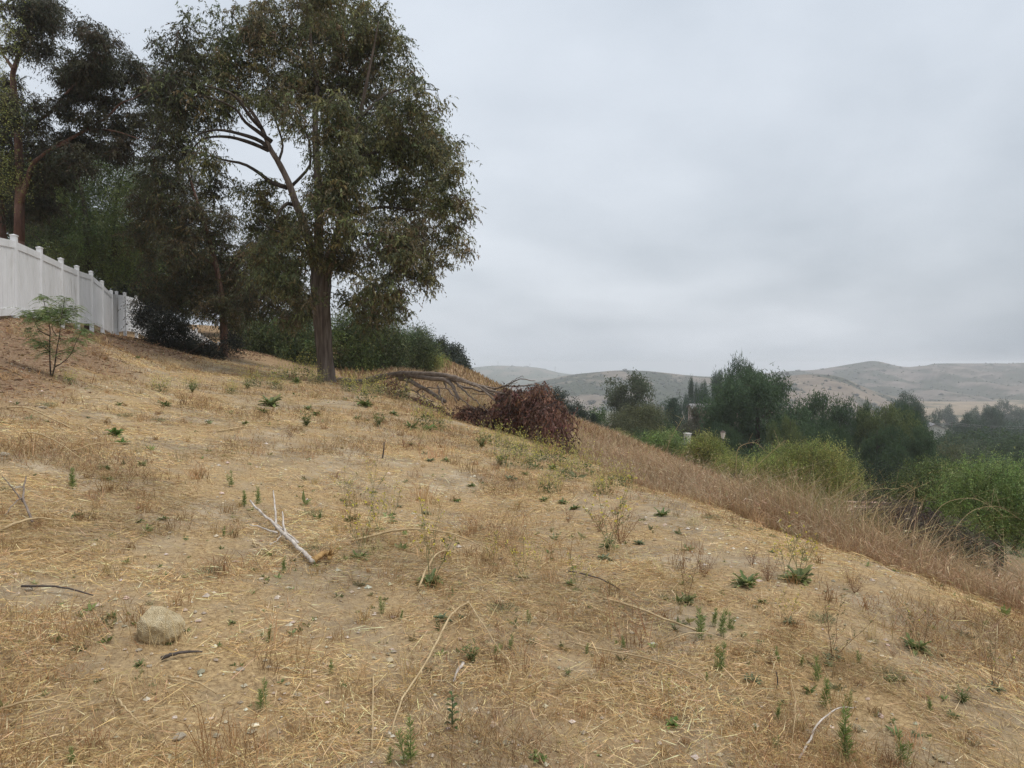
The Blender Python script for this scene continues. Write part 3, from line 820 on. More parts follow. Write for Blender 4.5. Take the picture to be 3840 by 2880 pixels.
px_tree("oak_tree", "dark oak filling the shade behind the pepper tree and fence", "tree", 50,
    [([(300, 1000), (300, 850), (310, 700)], .25, .3), ([(420, 1050), (520, 950), (640, 880)], .16, .3)],
    [(100, 830, 150, 130), (260, 900, 160, 130), (420, 960, 160, 140), (560, 1000, 150, 130), (500, 1100, 140, 90), (640, 1080, 120, 110), (200, 720, 120, 100), (650, 900, 120, 110), (560, 1180, 110, 70), (40, 700, 90, 120), (760, 1060, 120, 120), (880, 1100, 110, 110)],
    520, 46, "stiff", OAK_COL, 25, M_BARK_DARK, 2.5, .30, .16, .50, GL)
px_tree("eucalyptus_tree", "rusty olive eucalyptus drooping to the ground at the fence's far end", "tree", 33,
    [([(840, 1330), (835, 1150), (800, 950), (740, 760), (690, 600)], .20, -.6), ([(825, 1060), (900, 960), (980, 900)], .10, .5), ([(810, 990), (700, 950), (620, 980)], .09, -.8), ([(770, 840), (650, 760), (590, 700)], .08, .4)],
    [(600, 500, 70, 80), (660, 600, 85, 80), (590, 680, 80, 70), (560, 600, 55, 60), (700, 720, 95, 85), (620, 800, 110, 90), (760, 820, 110, 90), (560, 900, 90, 90), (690, 930, 120, 100), (840, 930, 110, 100), (950, 930, 80, 80), (760, 1040, 130, 100), (890, 1050, 110, 95), (1000, 1050, 90, 80),
     (610, 1020, 90, 80), (560, 1130, 60, 60), (680, 1120, 100, 70), (800, 1150, 110, 70), (930, 1150, 110, 70), (1040, 1140, 70, 60), (1080, 1000, 50, 60), (1060, 880, 60, 60), (540, 760, 60, 70), (860, 820, 60, 50), (1100, 1090, 50, 60), (860, 1230, 70, 50)],
    760, 56, "hang", EUC_RED, 26, M_BARK_RED, 1.8, .125, .036, .25, None)
px_tree("oak_shrub", "near-black leafy shrub hugging the ground at the fence's end", "shrub", 30,
    [([(700, 1330), (690, 1270), (660, 1220)], .07, .2), ([(700, 1330), (760, 1290), (800, 1270)], .06, -.3), ([(640, 1300), (600, 1240), (570, 1200)], .06, .3)],
    [(545, 1190, 45, 50), (570, 1250, 50, 45), (640, 1270, 70, 50), (710, 1310, 80, 45), (780, 1325, 60, 32), (620, 1200, 50, 30), (870, 1290, 38, 28, -.8), (690, 1230, 30, 20)],
    240, 50, "stiff", [(.016, .020, .016), (.024, .028, .02), (.032, .034, .024)], 27, M_BARK_DARK, .9, .09, .045, .15)

# ---- weeping peppers along the slope behind the big eucalyptus
GH = "weeping pepper trees along the slope behind the big eucalyptus"
HEDGE = [
 (985, 1140, 1335, 115, 44, "shaded pepper tree left end of the hedge, behind rusty eucalyptus"),
 (1120, 1120, 1385, 100, 43, "pepper tree of the hedge just left of the big trunk"),
 (1325, 1110, 1405, 110, 45, "dark pepper tree just right of the big trunk"),
 (1450, 1165, 1405, 85, 47, "olive pepper tree in the hedge above the fallen limb's butt"),
 (1550, 1205, 1400, 78, 49, "rounded pepper tree at the hedge's open end"),
]
for i, (cx_, top, bot, w, d, lab) in enumerate(HEDGE):
    h = bot - top
    px_tree("pepper_tree", lab, "tree", d, [([(cx_, bot - 5), (cx_ + 6, bot - h * .4), (cx_ - 10, top + h * .25)], .13, .2), ([(cx_, bot - h * .35), (cx_ + w * .4, top + h * .45)], .06, .3)],
        [(cx_, top + h * .3, w * .62, h * .28), (cx_ - w * .5, top + h * .52, w * .5, h * .3), (cx_ + w * .5, top + h * .5, w * .5, h * .3), (cx_, top + h * .62, w * .8, h * .32), (cx_ - w * .3, top + h * .8, w * .55, h * .2), (cx_ + w * .4, top + h * .8, w * .5, h * .2)],
        220, 12, "pepper", PEP_HEDGE if i != 2 else PEP_DARK, 40 + i, M_BARK_DARK, 1.0, .17, .048, group=GH, streamer=1.1)
px_tree("pepper_shrub", "small yellow-green shrub at the foot of the hedge's open end", "shrub", 50,
    [([(1615, 1385), (1615, 1350), (1610, 1330)], .05, .1)], [(1615, 1345, 38, 32), (1590, 1360, 28, 24), (1640, 1350, 24, 20), (1655, 1335, 10, 10)], 70, 10, "pepper", PEP_BRIGHT, 47, M_BARK_DARK, .4, .13, .034, streamer=.5)
GO = "dark oaks on the bare spur"
OAKS = [(1590, 1255, 1350, 46, 82, "dark oak topmost on the bare spur, beside the pepper hedge"),
        (1655, 1265, 1390, 50, 80, "middle dark oak on the bare spur, knobbly crown"),
        (1705, 1285, 1410, 46, 78, "dark oak on the spur leaning over its steep edge"),
        (1728, 1355, 1430, 36, 74, "lowest round oak on the spur above the fallen limb")]
for i, (cx_, top, bot, w, d, lab) in enumerate(OAKS):
    h = bot - top
    px_tree("oak_tree", lab, "tree", d, [([(cx_, bot), (cx_ + 2, bot - h * .4), (cx_ - 4, top + h * .3)], .16, .2)],
        [(cx_, top + h * .25, w * .5, h * .25), (cx_ - w * .45, top + h * .45, w * .5, h * .28), (cx_ + w * .45, top + h * .5, w * .5, h * .3), (cx_, top + h * .65, w * .85, h * .33)],
        130, 30, "stiff", OAK_COL, 60 + i, M_BARK_DARK, .8, .22, .13, .3, GO)
GS = "oaks below the spur beyond the fallen limb"
OAK2 = [(2015, 1450, 1600, 60, 100, "dark oak peeking over the brown leaves of the fallen limb"),
        (2085, 1445, 1640, 62, 104, "broad dark oak beyond the fallen limb's tip"),
        (2150, 1500, 1680, 55, 98, "lower dark oak at the slope foot past the limb's tip"),
        (2185, 1540, 1690, 45, 90, "small blackish oak next to the tan slope's foot")]
for i, (cx_, top, bot, w, d, lab) in enumerate(OAK2):
    h = bot - top
    px_tree("oak_tree", lab, "tree", d, [([(cx_, bot), (cx_ + 2, bot - h * .4), (cx_ - 4, top + h * .3)], .18, .2)],
        [(cx_, top + h * .22, w * .55, h * .22), (cx_ - w * .45, top + h * .42, w * .5, h * .26), (cx_ + w * .45, top + h * .45, w * .55, h * .28), (cx_, top + h * .65, w * .95, h * .36)],
        130, 30, "stiff", OAK_COL, 70 + i, M_BARK_DARK, .8, .26, .15, .34, GS)

# ------------------------------------------------------------------ valley trees: kinds built once at 10 m, then copied as single trees
def proto(kind, seed):
    rng = np.random.default_rng(seed)
    sk = Skeleton(); cr = Acc()
    def stem(pts, r0, r1): sk.limb(spline(pts, 10), r0, r1, 7, .03, rng)
    if kind == "oak":
        stem([(0, 0, -.3), (.1, .1, 2), (-.1, .2, 5)], .28, .10)
        for a in range(5):
            t = a * 1.26 + rng.uniform(-.3, .3); stem([(0, .1, 2.5), (1.3 * math.cos(t), 1.3 * math.sin(t), 4.4), (2.6 * math.cos(t), 2.6 * math.sin(t), 6)], .12, .04)
        bl = [(rng.uniform(-2.6, 2.6), rng.uniform(-2.6, 2.6), rng.uniform(3.0, 7.8), 1.7, 1.7, 1.45) for _ in range(15)] + [(0, 0, 8.3, 1.9, 1.9, 1.5), (2.7, .6, 2.6, 1.9, 1.9, 1.5), (-2.7, -.6, 2.4, 1.9, 1.9, 1.5), (.3, -2.8, 2.3, 1.9, 1.9, 1.5)]
        tg, _ = blob_points(bl, 230, rng, 1.2)
        cv = sk.grow(tg, rng, .05, .014, .012, 3)
        cl = np.array([x for c in cv for x in (c[-1], c[-2])])
        hang_leaves(cr, cl, 26, rng, .30, .26, .15, [(.85, .9, .85), (1.1, 1.1, 1.0), (1.35, 1.3, 1.05), (.6, .65, .65)], -.1, .2, flat=1)
    elif kind == "eucalypt":
        stem([(0, 0, -.3), (.15, .1, 3), (-.1, .2, 6), (.2, 0, 8.5)], .22, .04)
        for a in range(6):
            t = a * 1.05 + rng.uniform(-.3, .3); z0 = rng.uniform(3, 6); stem([(0, .1, z0), (.9 * math.cos(t), .9 * math.sin(t), z0 + 1.4), (2.0 * math.cos(t), 2.0 * math.sin(t), z0 + 2.4)], .09, .03)
        bl = [(rng.uniform(-2.3, 2.3), rng.uniform(-2.3, 2.3), rng.uniform(4.2, 9.0), 1.2, 1.2, 1.0) for _ in range(14)] + [(0, 0, 9.2, 1.1, 1.1, .8)]
        tg, _ = blob_points(bl, 220, rng, 1.2)
        cv = sk.grow(tg, rng, .08, .012, .010, 3)
        cl = np.array([x for c in cv for x in (c[-1], c[-2])])
        hang_leaves(cr, cl, 26, rng, .27, .26, .10, [(.9, .9, .9), (1.15, 1.1, 1.0), (.7, .7, .7), (1.3, 1.2, 1.0)], .9, .18)
    elif kind == "willowy":
        stem([(0, 0, -.3), (.1, 0, 2.5), (0, .1, 6)], .16, .04)
        bl = [(rng.uniform(-1.6, 1.6), rng.uniform(-1.6, 1.6), rng.uniform(3.6, 8.4), 1.25, 1.25, 1.2) for _ in range(12)] + [(0, 0, 8.8, 1.1, 1.1, .9)]
        tg, _ = blob_points(bl, 150, rng, 1.2)
        cv = sk.grow(tg, rng, .08, .012, .010, 3)
        streamers(cr, np.array([c[-1] for c in cv]), 9, rng, 1.7, .26, .085, [(.8, .85, .8), (1.1, 1.1, 1.0), (1.3, 1.25, 1.0)], .16, .3, 8)
    elif kind == "pine":
        stem([(0, 0, -.3), (.1, 0, 3), (-.1, .1, 7), (0, 0, 9.6)], .26, .04)
        lob = []
        for k in range(34):
            z = rng.uniform(1.6, 9.0); t = rng.uniform(0, 6.28); rr = 3.5 * math.sqrt(max(.05, 1 - ((z - 4.6) / 5.0) ** 2)) * rng.uniform(.45, 1.05)
            lob.append((rr * math.cos(t), rr * math.sin(t), z, .85, .85, 1.05))
        lob += [(0, 0, 9.0, .8, .8, 1.0), (.7, .2, 8.4, .8, .8, 1.0), (-.6, -.3, 8.0, .9, .9, 1.1), (0, 0, 6.5, 1.5, 1.5, 1.4), (0, 0, 4.6, 1.9, 1.9, 1.5)]
        for b in lob[:26:2]:
            stem([(0, 0, b[2] - 1.0), (b[0] * .5, b[1] * .5, b[2] - .7), (b[0], b[1], b[2])], .06, .03)
        tg, kb = blob_points(lob, 420, rng, 1.6)
        cv = sk.grow(tg, rng, -.02, .012, .010, 3)
        cl = np.array([c[-1] for c in cv])
        hang_leaves(cr, cl, 60, rng, .24, .34, .062, [(.9, .95, .95), (1.1, 1.1, 1.0), (1.45, 1.3, 1.0), (.65, .7, .75)], -.9, .16, flat=.55, vz=1.3)
    elif kind == "umbrella":
        stem([(0, 0, -.3), (.2, 0, 3), (.1, .1, 6.2)], .22, .10)
        for a in range(7):
            t = a * .9 + rng.uniform(-.2, .2); stem([(.1, .1, 5.2), (1.2 * math.cos(t), 1.2 * math.sin(t), 6.6), (2.7 * math.cos(t), 2.7 * math.sin(t), 7.6)], .08, .03)
        lob = [(2.4 * rng.uniform(.3, 1.1) * math.cos(t), 2.4 * rng.uniform(.3, 1.1) * math.sin(t), rng.uniform(6.6, 8.6), 1.0, 1.0, .8) for t in np.linspace(0, 6.28, 14)] + [(0, 0, 9.0, 1.4, 1.4, .9), (3, 0, 6.2, .9, .9, .7), (-2.9, .5, 6.0, .9, .9, .7)]
        tg, _ = blob_points(lob, 190, rng, 1.4)
        cv = sk.grow(tg, rng, 0, .012, .012, 3)
        hang_leaves(cr, np.array([c[-1] for c in cv]), 50, rng, .26, .36, .075, [(.9, .95, .95), (1.1, 1.1, 1.0), (.7, .75, .8)], -.8, .16, flat=.7)
    elif kind == "cedar":
        stem([(0, 0, -.3), (0, .1, 4), (0, 0, 9.8)], .2, .02)
        tips = []
        for k in range(44):
            z = 1.2 + 8.2 * (k / 44.) ** .9; t = k * 2.4; L_ = (9.9 - z) * .42 * rng.uniform(.7, 1.15)
            e = np.array([L_ * math.cos(t), L_ * math.sin(t), z + .12 * L_])
            c = spline([(0, 0, z), e * (.5, .5, 0) + (0, 0, z + .15 * L_), e], 7); sk.limb(c, .05, .015, 5, 0, rng, "branch")
            tips += [c[i] + rng.normal(0, .12, 3) for i in (2, 3, 4, 5, 6, 6)]
        hang_leaves(cr, np.array(tips), 34, rng, .24, .3, .07, [(.85, .9, .95), (1.1, 1.1, 1.0), (.7, .75, .8)], -.1, .16, flat=1.0, vz=.5)
    return sk.trunk.mesh("trunk", M_BARK_DARK, True), (sk.branch.mesh("branches", M_BARK_DARK, True) if sk.branch.n else None), cr

PROTO = {}
for k, sd in (("oak", 101), ("oak2", 102), ("eucalypt", 103), ("willowy", 104), ("pine", 105), ("pine2", 106), ("umbrella", 107), ("cedar", 108), ("eucalypt2", 109)):
    PROTO[k] = proto(k.rstrip("2"), sd)
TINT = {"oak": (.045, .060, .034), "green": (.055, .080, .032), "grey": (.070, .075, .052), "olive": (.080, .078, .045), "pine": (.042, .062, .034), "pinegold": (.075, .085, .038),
        "haze": (.045, .060, .045), "lime": (.10, .13, .045), "cedar": (.036, .052, .036), "dark": (.026, .036, .024), "greyt": (.085, .078, .06)}  # the haze tint puts bluish distance haze into the leaf colour
def crown_width(cr):
    v = np.concatenate(cr.v); v = v[v[:, 2] > 3.5]
    return float(np.percentile(np.hypot(v[:, 0], v[:, 1]), 93) * 2)
CROWN = {k: (p[2].mesh("crown", M_FAR), crown_width(p[2])) for k, p in PROTO.items()}
NAMES = {"oak": "oak_tree", "oak2": "oak_tree", "eucalypt": "eucalyptus_tree", "eucalypt2": "eucalyptus_tree", "willowy": "willowy_tree", "pine": "pine_tree", "pine2": "pine_tree", "umbrella": "umbrella_pine", "cedar": "cedar_tree"}
def valley_tree(kind, tint, cx_, top, wpx, d, label, group="trees in the valley", rot=None, foot=None):
    p = P(cx_, top, d)
    gz = float(H(p[0], p[1])) if foot is None else float(P(cx_, foot, d)[2])
    h = (p[2] - gz) / 9.9
    w = wpx / F_PX * d / CROWN[kind][1] * (1.28 if d < 140 else 1.1)
    root = link(NAMES[kind], None, loc=(p[0], p[1], gz), label=label, cat="tree", group=group)
    root.scale = (w, w, h)
    root.rotation_euler = (0, 0, (cx_ * .37 + top * .11) % 6.28 if rot is None else rot)
    tr, br, _ = PROTO[kind]
    link("trunk", tr, parent=root)
    if br is not None: link("branches", br, parent=root, kind="stuff")
    c = link("crown", CROWN[kind][0], parent=root, kind="stuff")
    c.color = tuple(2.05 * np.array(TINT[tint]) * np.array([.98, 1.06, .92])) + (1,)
    return root
VT = [
 # kind, tint, centre, top, width, distance, label
 ("eucalypt", "grey", 2392, 1408, 165, 112, "tall grey-green eucalyptus with open crown, left of the valley's pines"),
 ("willowy", "olive", 2398, 1482, 135, 96, "weeping olive tree standing in front of the tall grey-green eucalyptus"),
 ("oak2", "green", 2235, 1508, 120, 120, "mid green round tree next to the dark oaks at the slope foot"),
 ("willowy", "olive", 2315, 1515, 110, 105, "dull olive tree left of the weeping olive tree"),
 ("cedar", "dark", 2178, 1535, 60, 88, "small dark conifer tucked under the green round tree"),
 ("cedar", "dark", 2225, 1545, 58, 86, "second small dark conifer from the fallen limb's tip"),
 ("pine2", "haze", 2592, 1420, 66, 215, "hazy narrow pine, leftmost of three behind the flat roof"),
 ("umbrella", "haze", 2640, 1432, 62, 205, "hazy bare-stemmed pine between two fuller hazy pines"),
 ("pine", "haze", 2695, 1398, 100, 225, "tallest of the three hazy pines behind the flat roof"),
 ("oak", "haze", 2505, 1475, 120, 210, "hazy dark tree right of the tall grey-green eucalyptus"),
 ("oak2", "haze", 2560, 1462, 90, 190, "hazy rounded tree below the narrow hazy pine"),
 ("cedar", "cedar", 2523, 1482, 100, 135, "feathery dark cedar between eucalyptus and flat roof"),
 ("oak", "green", 2480, 1545, 100, 110, "bluish green tree low behind the chimney shrubs"),
 ("eucalypt2", "greyt", 2612, 1520, 130, 116, "thin greyish tree with pale trunk below the flat roof"),
 ("eucalypt", "greyt", 2680, 1560, 100, 112, "brownish thin tree between pale trunk and great pine"),
 ("pine2", "pine", 2812, 1345, 170, 104, "high-topped pine rising behind the great pine"),
 ("pine", "pine", 2838, 1400, 330, 90, "great bushy pine, largest tree in the valley"),
 ("pine2", "pinegold", 2965, 1566, 150, 76, "small golden-tipped pine at the foot of the great pine"),
 ("pine2", "pine", 2740, 1590, 150, 84, "low pine in the shade left of the great pine's foot"),
 ("pine", "pine", 3088, 1484, 215, 97, "broad dense pine right of the great pine"),
 ("pine2", "pine", 3228, 1510, 130, 92, "pointed pine midway along the pine row"),
 ("pine", "pinegold", 3320, 1530, 200, 86, "wide golden-green pine right of the pointed pine"),
 ("pine2", "pine", 3425, 1520, 140, 90, "dark pine at the right end of the pine row"),
 ("pine", "pine", 3455, 1610, 150, 80, "lower pine with leaning pale stem at the row's right end"),
 ("pine2", "pine", 3150, 1580, 150, 82, "mid-height pine behind the yellow-green pepper shrub"),
 ("umbrella", "haze", 3398, 1476, 150, 200, "hazy umbrella pine above the right end of the pine row"),
 ("oak", "haze", 3302, 1516, 70, 320, "distant bluish oak left of the umbrella pine"),
 ("oak2", "haze", 3190, 1520, 90, 300, "distant dark oak glimpsed behind the broad dense pine"),
 ("oak", "oak", 3722, 1590, 270, 132, "broad bright-topped oak at the right, below the dry field"),
 ("oak2", "oak", 3850, 1605, 220, 150, "broad dark oak cut by the right edge"),
 ("oak2", "olive", 3560, 1632, 130, 112, "yellowish oak right of the pine row's end"),
 ("oak", "oak", 3690, 1668, 170, 102, "grey-green oak in front of the broad bright-topped oak"),
 ("oak2", "oak", 3830, 1650, 170, 106, "leafy green oak at the right edge behind the bright pepper"),
 ("oak", "dark", 3540, 1690, 120, 84, "blackish rounded oak low beside the leaning pale stem"),
 ("oak2", "oak", 3610, 1720, 140, 78, "dark oak behind the bright pepper tree's left shoulder"),
 ("oak", "haze", 3500, 1542, 100, 300, "hazy oak beside the pale gabled house"),
 ("oak2", "haze", 3440, 1560, 110, 270, "hazy oak behind the pale gabled house's left end"),
 ("umbrella", "haze", 3632, 1552, 110, 250, "hazy flat-topped pine right of the pale gabled house"),
 ("pine", "haze", 3722, 1532, 90, 280, "hazy pointed pine in front of the dry field"),
 ("oak", "haze", 3790, 1566, 130, 260, "hazy broad oak under the field at far right"),
 ("oak2", "haze", 3590, 1590, 120, 210, "grey-blue oak above the yellowish oak"),
 ("oak", "haze", 3480, 1600, 120, 200, "grey-blue oak just below the pale gabled house"),
 ("oak2", "haze", 3765, 1486, 54, 560, "tall far oak standing in the dry field"),
 ("oak", "haze", 3662, 1516, 70, 470, "far oak left end of the line in the dry field"),
 ("oak2", "haze", 3705, 1508, 60, 500, "far oak second in the line across the dry field"),
 ("oak", "haze", 3808, 1512, 70, 500, "far oak right end of the line across the dry field"),
 ("oak2", "haze", 3845, 1514, 60, 480, "far oak at the frame edge in the dry field"),
 ("oak", "haze", 3562, 1508, 64, 520, "lone far oak nearest the umbrella pine in the field"),
 ("oak2", "haze", 3518, 1522, 32, 470, "little round far bush-like oak beside the umbrella pine"),
 ("oak2", "oak", 2420, 1600, 150, 80, "dark tree mass beneath the weeping olive tree"),
 ("oak", "dark", 2270, 1580, 130, 84, "blackish oak behind the grass crest, right of the small conifers"),
 ("oak2", "dark", 2640, 1610, 170, 88, "dark undergrown oak behind the chimney shrubs"),
 ("oak", "oak", 2900, 1640, 200, 70, "shaded oak behind the pepper shrub's left lobe"),
 ("oak2", "dark", 3330, 1700, 170, 66, "black-green oak in shade under the golden-green pine"),
 ("oak", "dark", 3200, 1690, 150, 62, "black-green oak in shade right behind the pepper shrub"),
 ("oak2", "olive", 3250, 1790, 120, 42, "small olive tree beside the pepper shrub's right flank"),
 ("oak2", "grey", 3640, 1640, 190, 120, "rounded mid-green oak below the hazy flat-topped pine"),
 ("oak", "haze", 3840, 1560, 160, 240, "hazy oak mass at the right edge under the field"),
 ("oak2", "haze", 3680, 1580, 150, 190, "grey-green oak crown behind the broad bright-topped oak"),
 ("oak", "oak", 2655, 1534, 120, 150, "dim oak in front of the long low house"),
 ("oak2", "oak", 3560, 1600, 150, 170, "hazy dark oak hiding the pale gabled house's foot"),
 ("oak", "oak", 3480, 1640, 150, 130, "dim oak filling the gap right of the dark end pine"),
 ("pine2", "pine", 3290, 1600, 170, 78, "low dense pine between pointed pine and golden-green pine"),
 ("pine", "pine", 3010, 1600, 190, 80, "low dense pine in the dip right of the great pine"),
 ("oak", "oak", 3760, 1730, 170, 64, "dark oak directly behind the bright pepper tree's top"),
]
for v in VT:
    valley_tree(*v)

# ---- pepper shrubs on the near slope foot
GP = "pepper shrubs along the foot of the grassy slope"
def pepper_px(label, blobs, stems, d, n, per, cols, seed, L, W, streamer, spread=.6, cat="shrub", name="pepper_shrub"):
    px_tree(name, label, cat, d, stems, blobs, n, per, "pepper", cols, seed, M_BARK_DARK, spread, L, W, group=GP, streamer=streamer)
pepper_px("wide yellow-green pepper shrub with two rounded lobes", [(2880, 1745, 70, 50), (2960, 1712, 80, 58), (3050, 1740, 85, 70), (3085, 1690, 65, 50), (3150, 1745, 70, 60), (3000, 1790, 120, 50), (3110, 1810, 90, 50), (2870, 1770, 50, 35), (3190, 1800, 45, 40)],
    [([(3020, 1900), (3000, 1800), (2960, 1720)], .09, 0), ([(3040, 1880), (3080, 1780), (3100, 1700)], .08, .2)], 34, 560, 14, PEP_BRIGHT, 201, .09, .028, .7, 1.0)
pepper_px("round green pepper shrub left of the white chimney", [(2450, 1665, 50, 40), (2500, 1650, 60, 45), (2540, 1680, 40, 40), (2470, 1700, 60, 30), (2425, 1690, 40, 30)],
    [([(2490, 1740), (2490, 1690), (2500, 1650)], .07, 0)], 46, 260, 13, PEP_LIME, 202, .12, .038, .7)
pepper_px("round yellow-green pepper shrub right of the white chimney", [(2620, 1690, 45, 40), (2660, 1680, 55, 45), (2705, 1710, 40, 40), (2650, 1725, 60, 30), (2640, 1640, 30, 20)],
    [([(2660, 1760), (2655, 1710), (2650, 1680)], .07, 0)], 44, 270, 13, PEP_BRIGHT, 203, .12, .038, .7)
pepper_px("low pepper seedling bushes at the grass crest, between shrub and great pine", [(2750, 1735, 30, 20), (2790, 1745, 25, 16), (2725, 1725, 22, 18)],
    [([(2755, 1770), (2755, 1740)], .03, 0)], 40, 70, 10, PEP_BRIGHT, 204, .09, .026, .4)
pepper_px("small pepper shrub at the grass crest left of the chimney shrubs", [(2345, 1650, 30, 22), (2310, 1630, 30, 22), (2385, 1665, 22, 16), (2280, 1640, 25, 16)],
    [([(2340, 1690), (2340, 1655)], .03, 0)], 55, 90, 10, PEP_BRIGHT, 205, .13, .035, .6)
pepper_px("shaded pepper tree left behind the bright pepper tree", [(3450, 1800, 70, 60), (3520, 1770, 80, 55), (3560, 1830, 70, 60), (3440, 1870, 70, 50), (3500, 1900, 80, 50), (3400, 1840, 40, 40)],
    [([(3500, 1990), (3490, 1900), (3480, 1800)], .1, 0)], 30, 420, 13, PEP_DARK, 206, .09, .03, .7, cat="tree", name="pepper_tree")
pepper_px("bright lime pepper tree filling the right edge above the tall grass", [(3640, 1800, 80, 60), (3720, 1780, 85, 55), (3800, 1790, 80, 60), (3680, 1860, 90, 60), (3790, 1870, 90, 70), (3600, 1850, 50, 50), (3870, 1860, 70, 80), (3640, 1920, 60, 35), (3760, 1940, 90, 40), (3850, 1950, 70, 50)],
    [([(3735, 2060), (3730, 1960), (3720, 1850), (3715, 1790)], .05, 0), ([(3740, 2050), (3790, 1950), (3840, 1850)], .035, .2), ([(3735, 2050), (3680, 1960), (3650, 1860)], .03, -.2), ([(3800, 2060), (3860, 1960), (3900, 1900)], .03, .1)], 17.5, 1000, 9, PEP_LIME, 207, .055, .016, .42, .45, cat="tree", name="pepper_tree")

# ------------------------------------------------------------------ white vinyl fence
def box(acc, p0, p1, w, h0, h1, col=(.7, .7, .7), off=0.0, thick=.04):
    """Upright slab from p0 to p1 (bottom line), raked, height h0 at p0 and h1 at p1."""
    p0 = np.asarray(p0, float); p1 = np.asarray(p1, float)
    d = unit((p1 - p0) * (1, 1, 0)); nrm = np.array([-d[1], d[0], 0]); o = nrm * off; t = nrm * thick / 2
    v = [p0 - t + o, p0 + t + o, p1 + t + o, p1 - t + o]
    v += [v[0] + (0, 0, h0), v[1] + (0, 0, h0), v[2] + (0, 0, h1), v[3] + (0, 0, h1)]
    acc.add(v, [(0, 1, 2, 3), (7, 6, 5, 4), (0, 4, 5, 1), (1, 5, 6, 2), (2, 6, 7, 3), (3, 7, 4, 0)], None, col)
FP = [(-210, 832, 12.6), (-85, 850, 14.7), (52, 885, 16.8), (148, 931, 18.9), (228, 972, 21.1), (288, 1000, 23.4), (341, 1020, 25.8), (382, 1056, 28.3), (417, 1092, 31.0),
      (437, 1095, 33.1), (467, 1099, 35.2), (510, 1112, 37.2), (570, 1150, 38.8), (650, 1190, 40.0), (735, 1236, 40.9), (820, 1284, 41.6)]
def fence():
    tops = [P(*f) for f in FP]
    root = link("vinyl_fence", None, loc=tops[2] - (0, 0, 1.95), label="white vinyl privacy fence with capped posts stepping up the bank at left", cat="fence")
    o = np.array(root.location)
    for k, t in enumerate(tops):
        gz = min(float(H(t[0], t[1])) - .25, t[2] - 1.95)
        nx = tops[min(k + 1, len(tops) - 1)]; pv = tops[max(k - 1, 0)]
        d = unit((nx - pv) * (1, 1, 0)) * .0635
        a = Acc(); b0 = np.array([t[0], t[1], gz])
        box(a, b0 - d - o, b0 + d - o, 0, t[2] - gz, t[2] - gz, thick=.127)
        post = link("post", a.mesh("post", M_VINYL), parent=root)
        c = Acc(); tt = np.array([t[0], t[1], t[2]]) - o; d2 = d * 1.16
        box(c, tt - d2, tt + d2, 0, .022, .022, thick=.150)
        n2 = np.array([-d[1], d[0], 0]); v = [tt + (0, 0, .0225) + s1 * d + s2 * n2 for s1, s2 in ((-1, -1), (1, -1), (1, 1), (-1, 1))] + [tt + (0, 0, .05)]
        c.add(v, None, [(0, 1, 4), (1, 2, 4), (2, 3, 4), (3, 0, 4)])
        link("post_cap", c.mesh("post_cap", M_VINYL), parent=post)
    for k in range(len(tops) - 1):
        a_, b_ = tops[k] - o, tops[k + 1] - o
        d = unit((b_ - a_) * (1, 1, 0)); A = a_ + d * .066; B = b_ - d * .066
        L = np.linalg.norm((B - A)[:2])
        for nm, dz, hh in (("top_rail", -.29, .17), ("bottom_rail", -1.86, .17)):
            r = Acc(); box(r, A + (0, 0, dz), B + (0, 0, dz), 0, hh, hh, thick=.05)
            link(nm, r.mesh(nm, M_VINYL), parent=root)
        n = max(6, int(round(L / (.16 if k < 9 else .24))))
        for i in range(n):
            f0 = (i + .03) / n; f1 = (i + .97) / n
            p0 = A + (B - A) * f0; p1 = A + (B - A) * f1
            r = Acc(); box(r, p0 + (0, 0, -1.69), p1 + (0, 0, -1.69), 0, 1.40, 1.40, thick=.022, off=.004 * (i % 2))
            link("board", r.mesh("board", M_VINYL), parent=root)
fence()

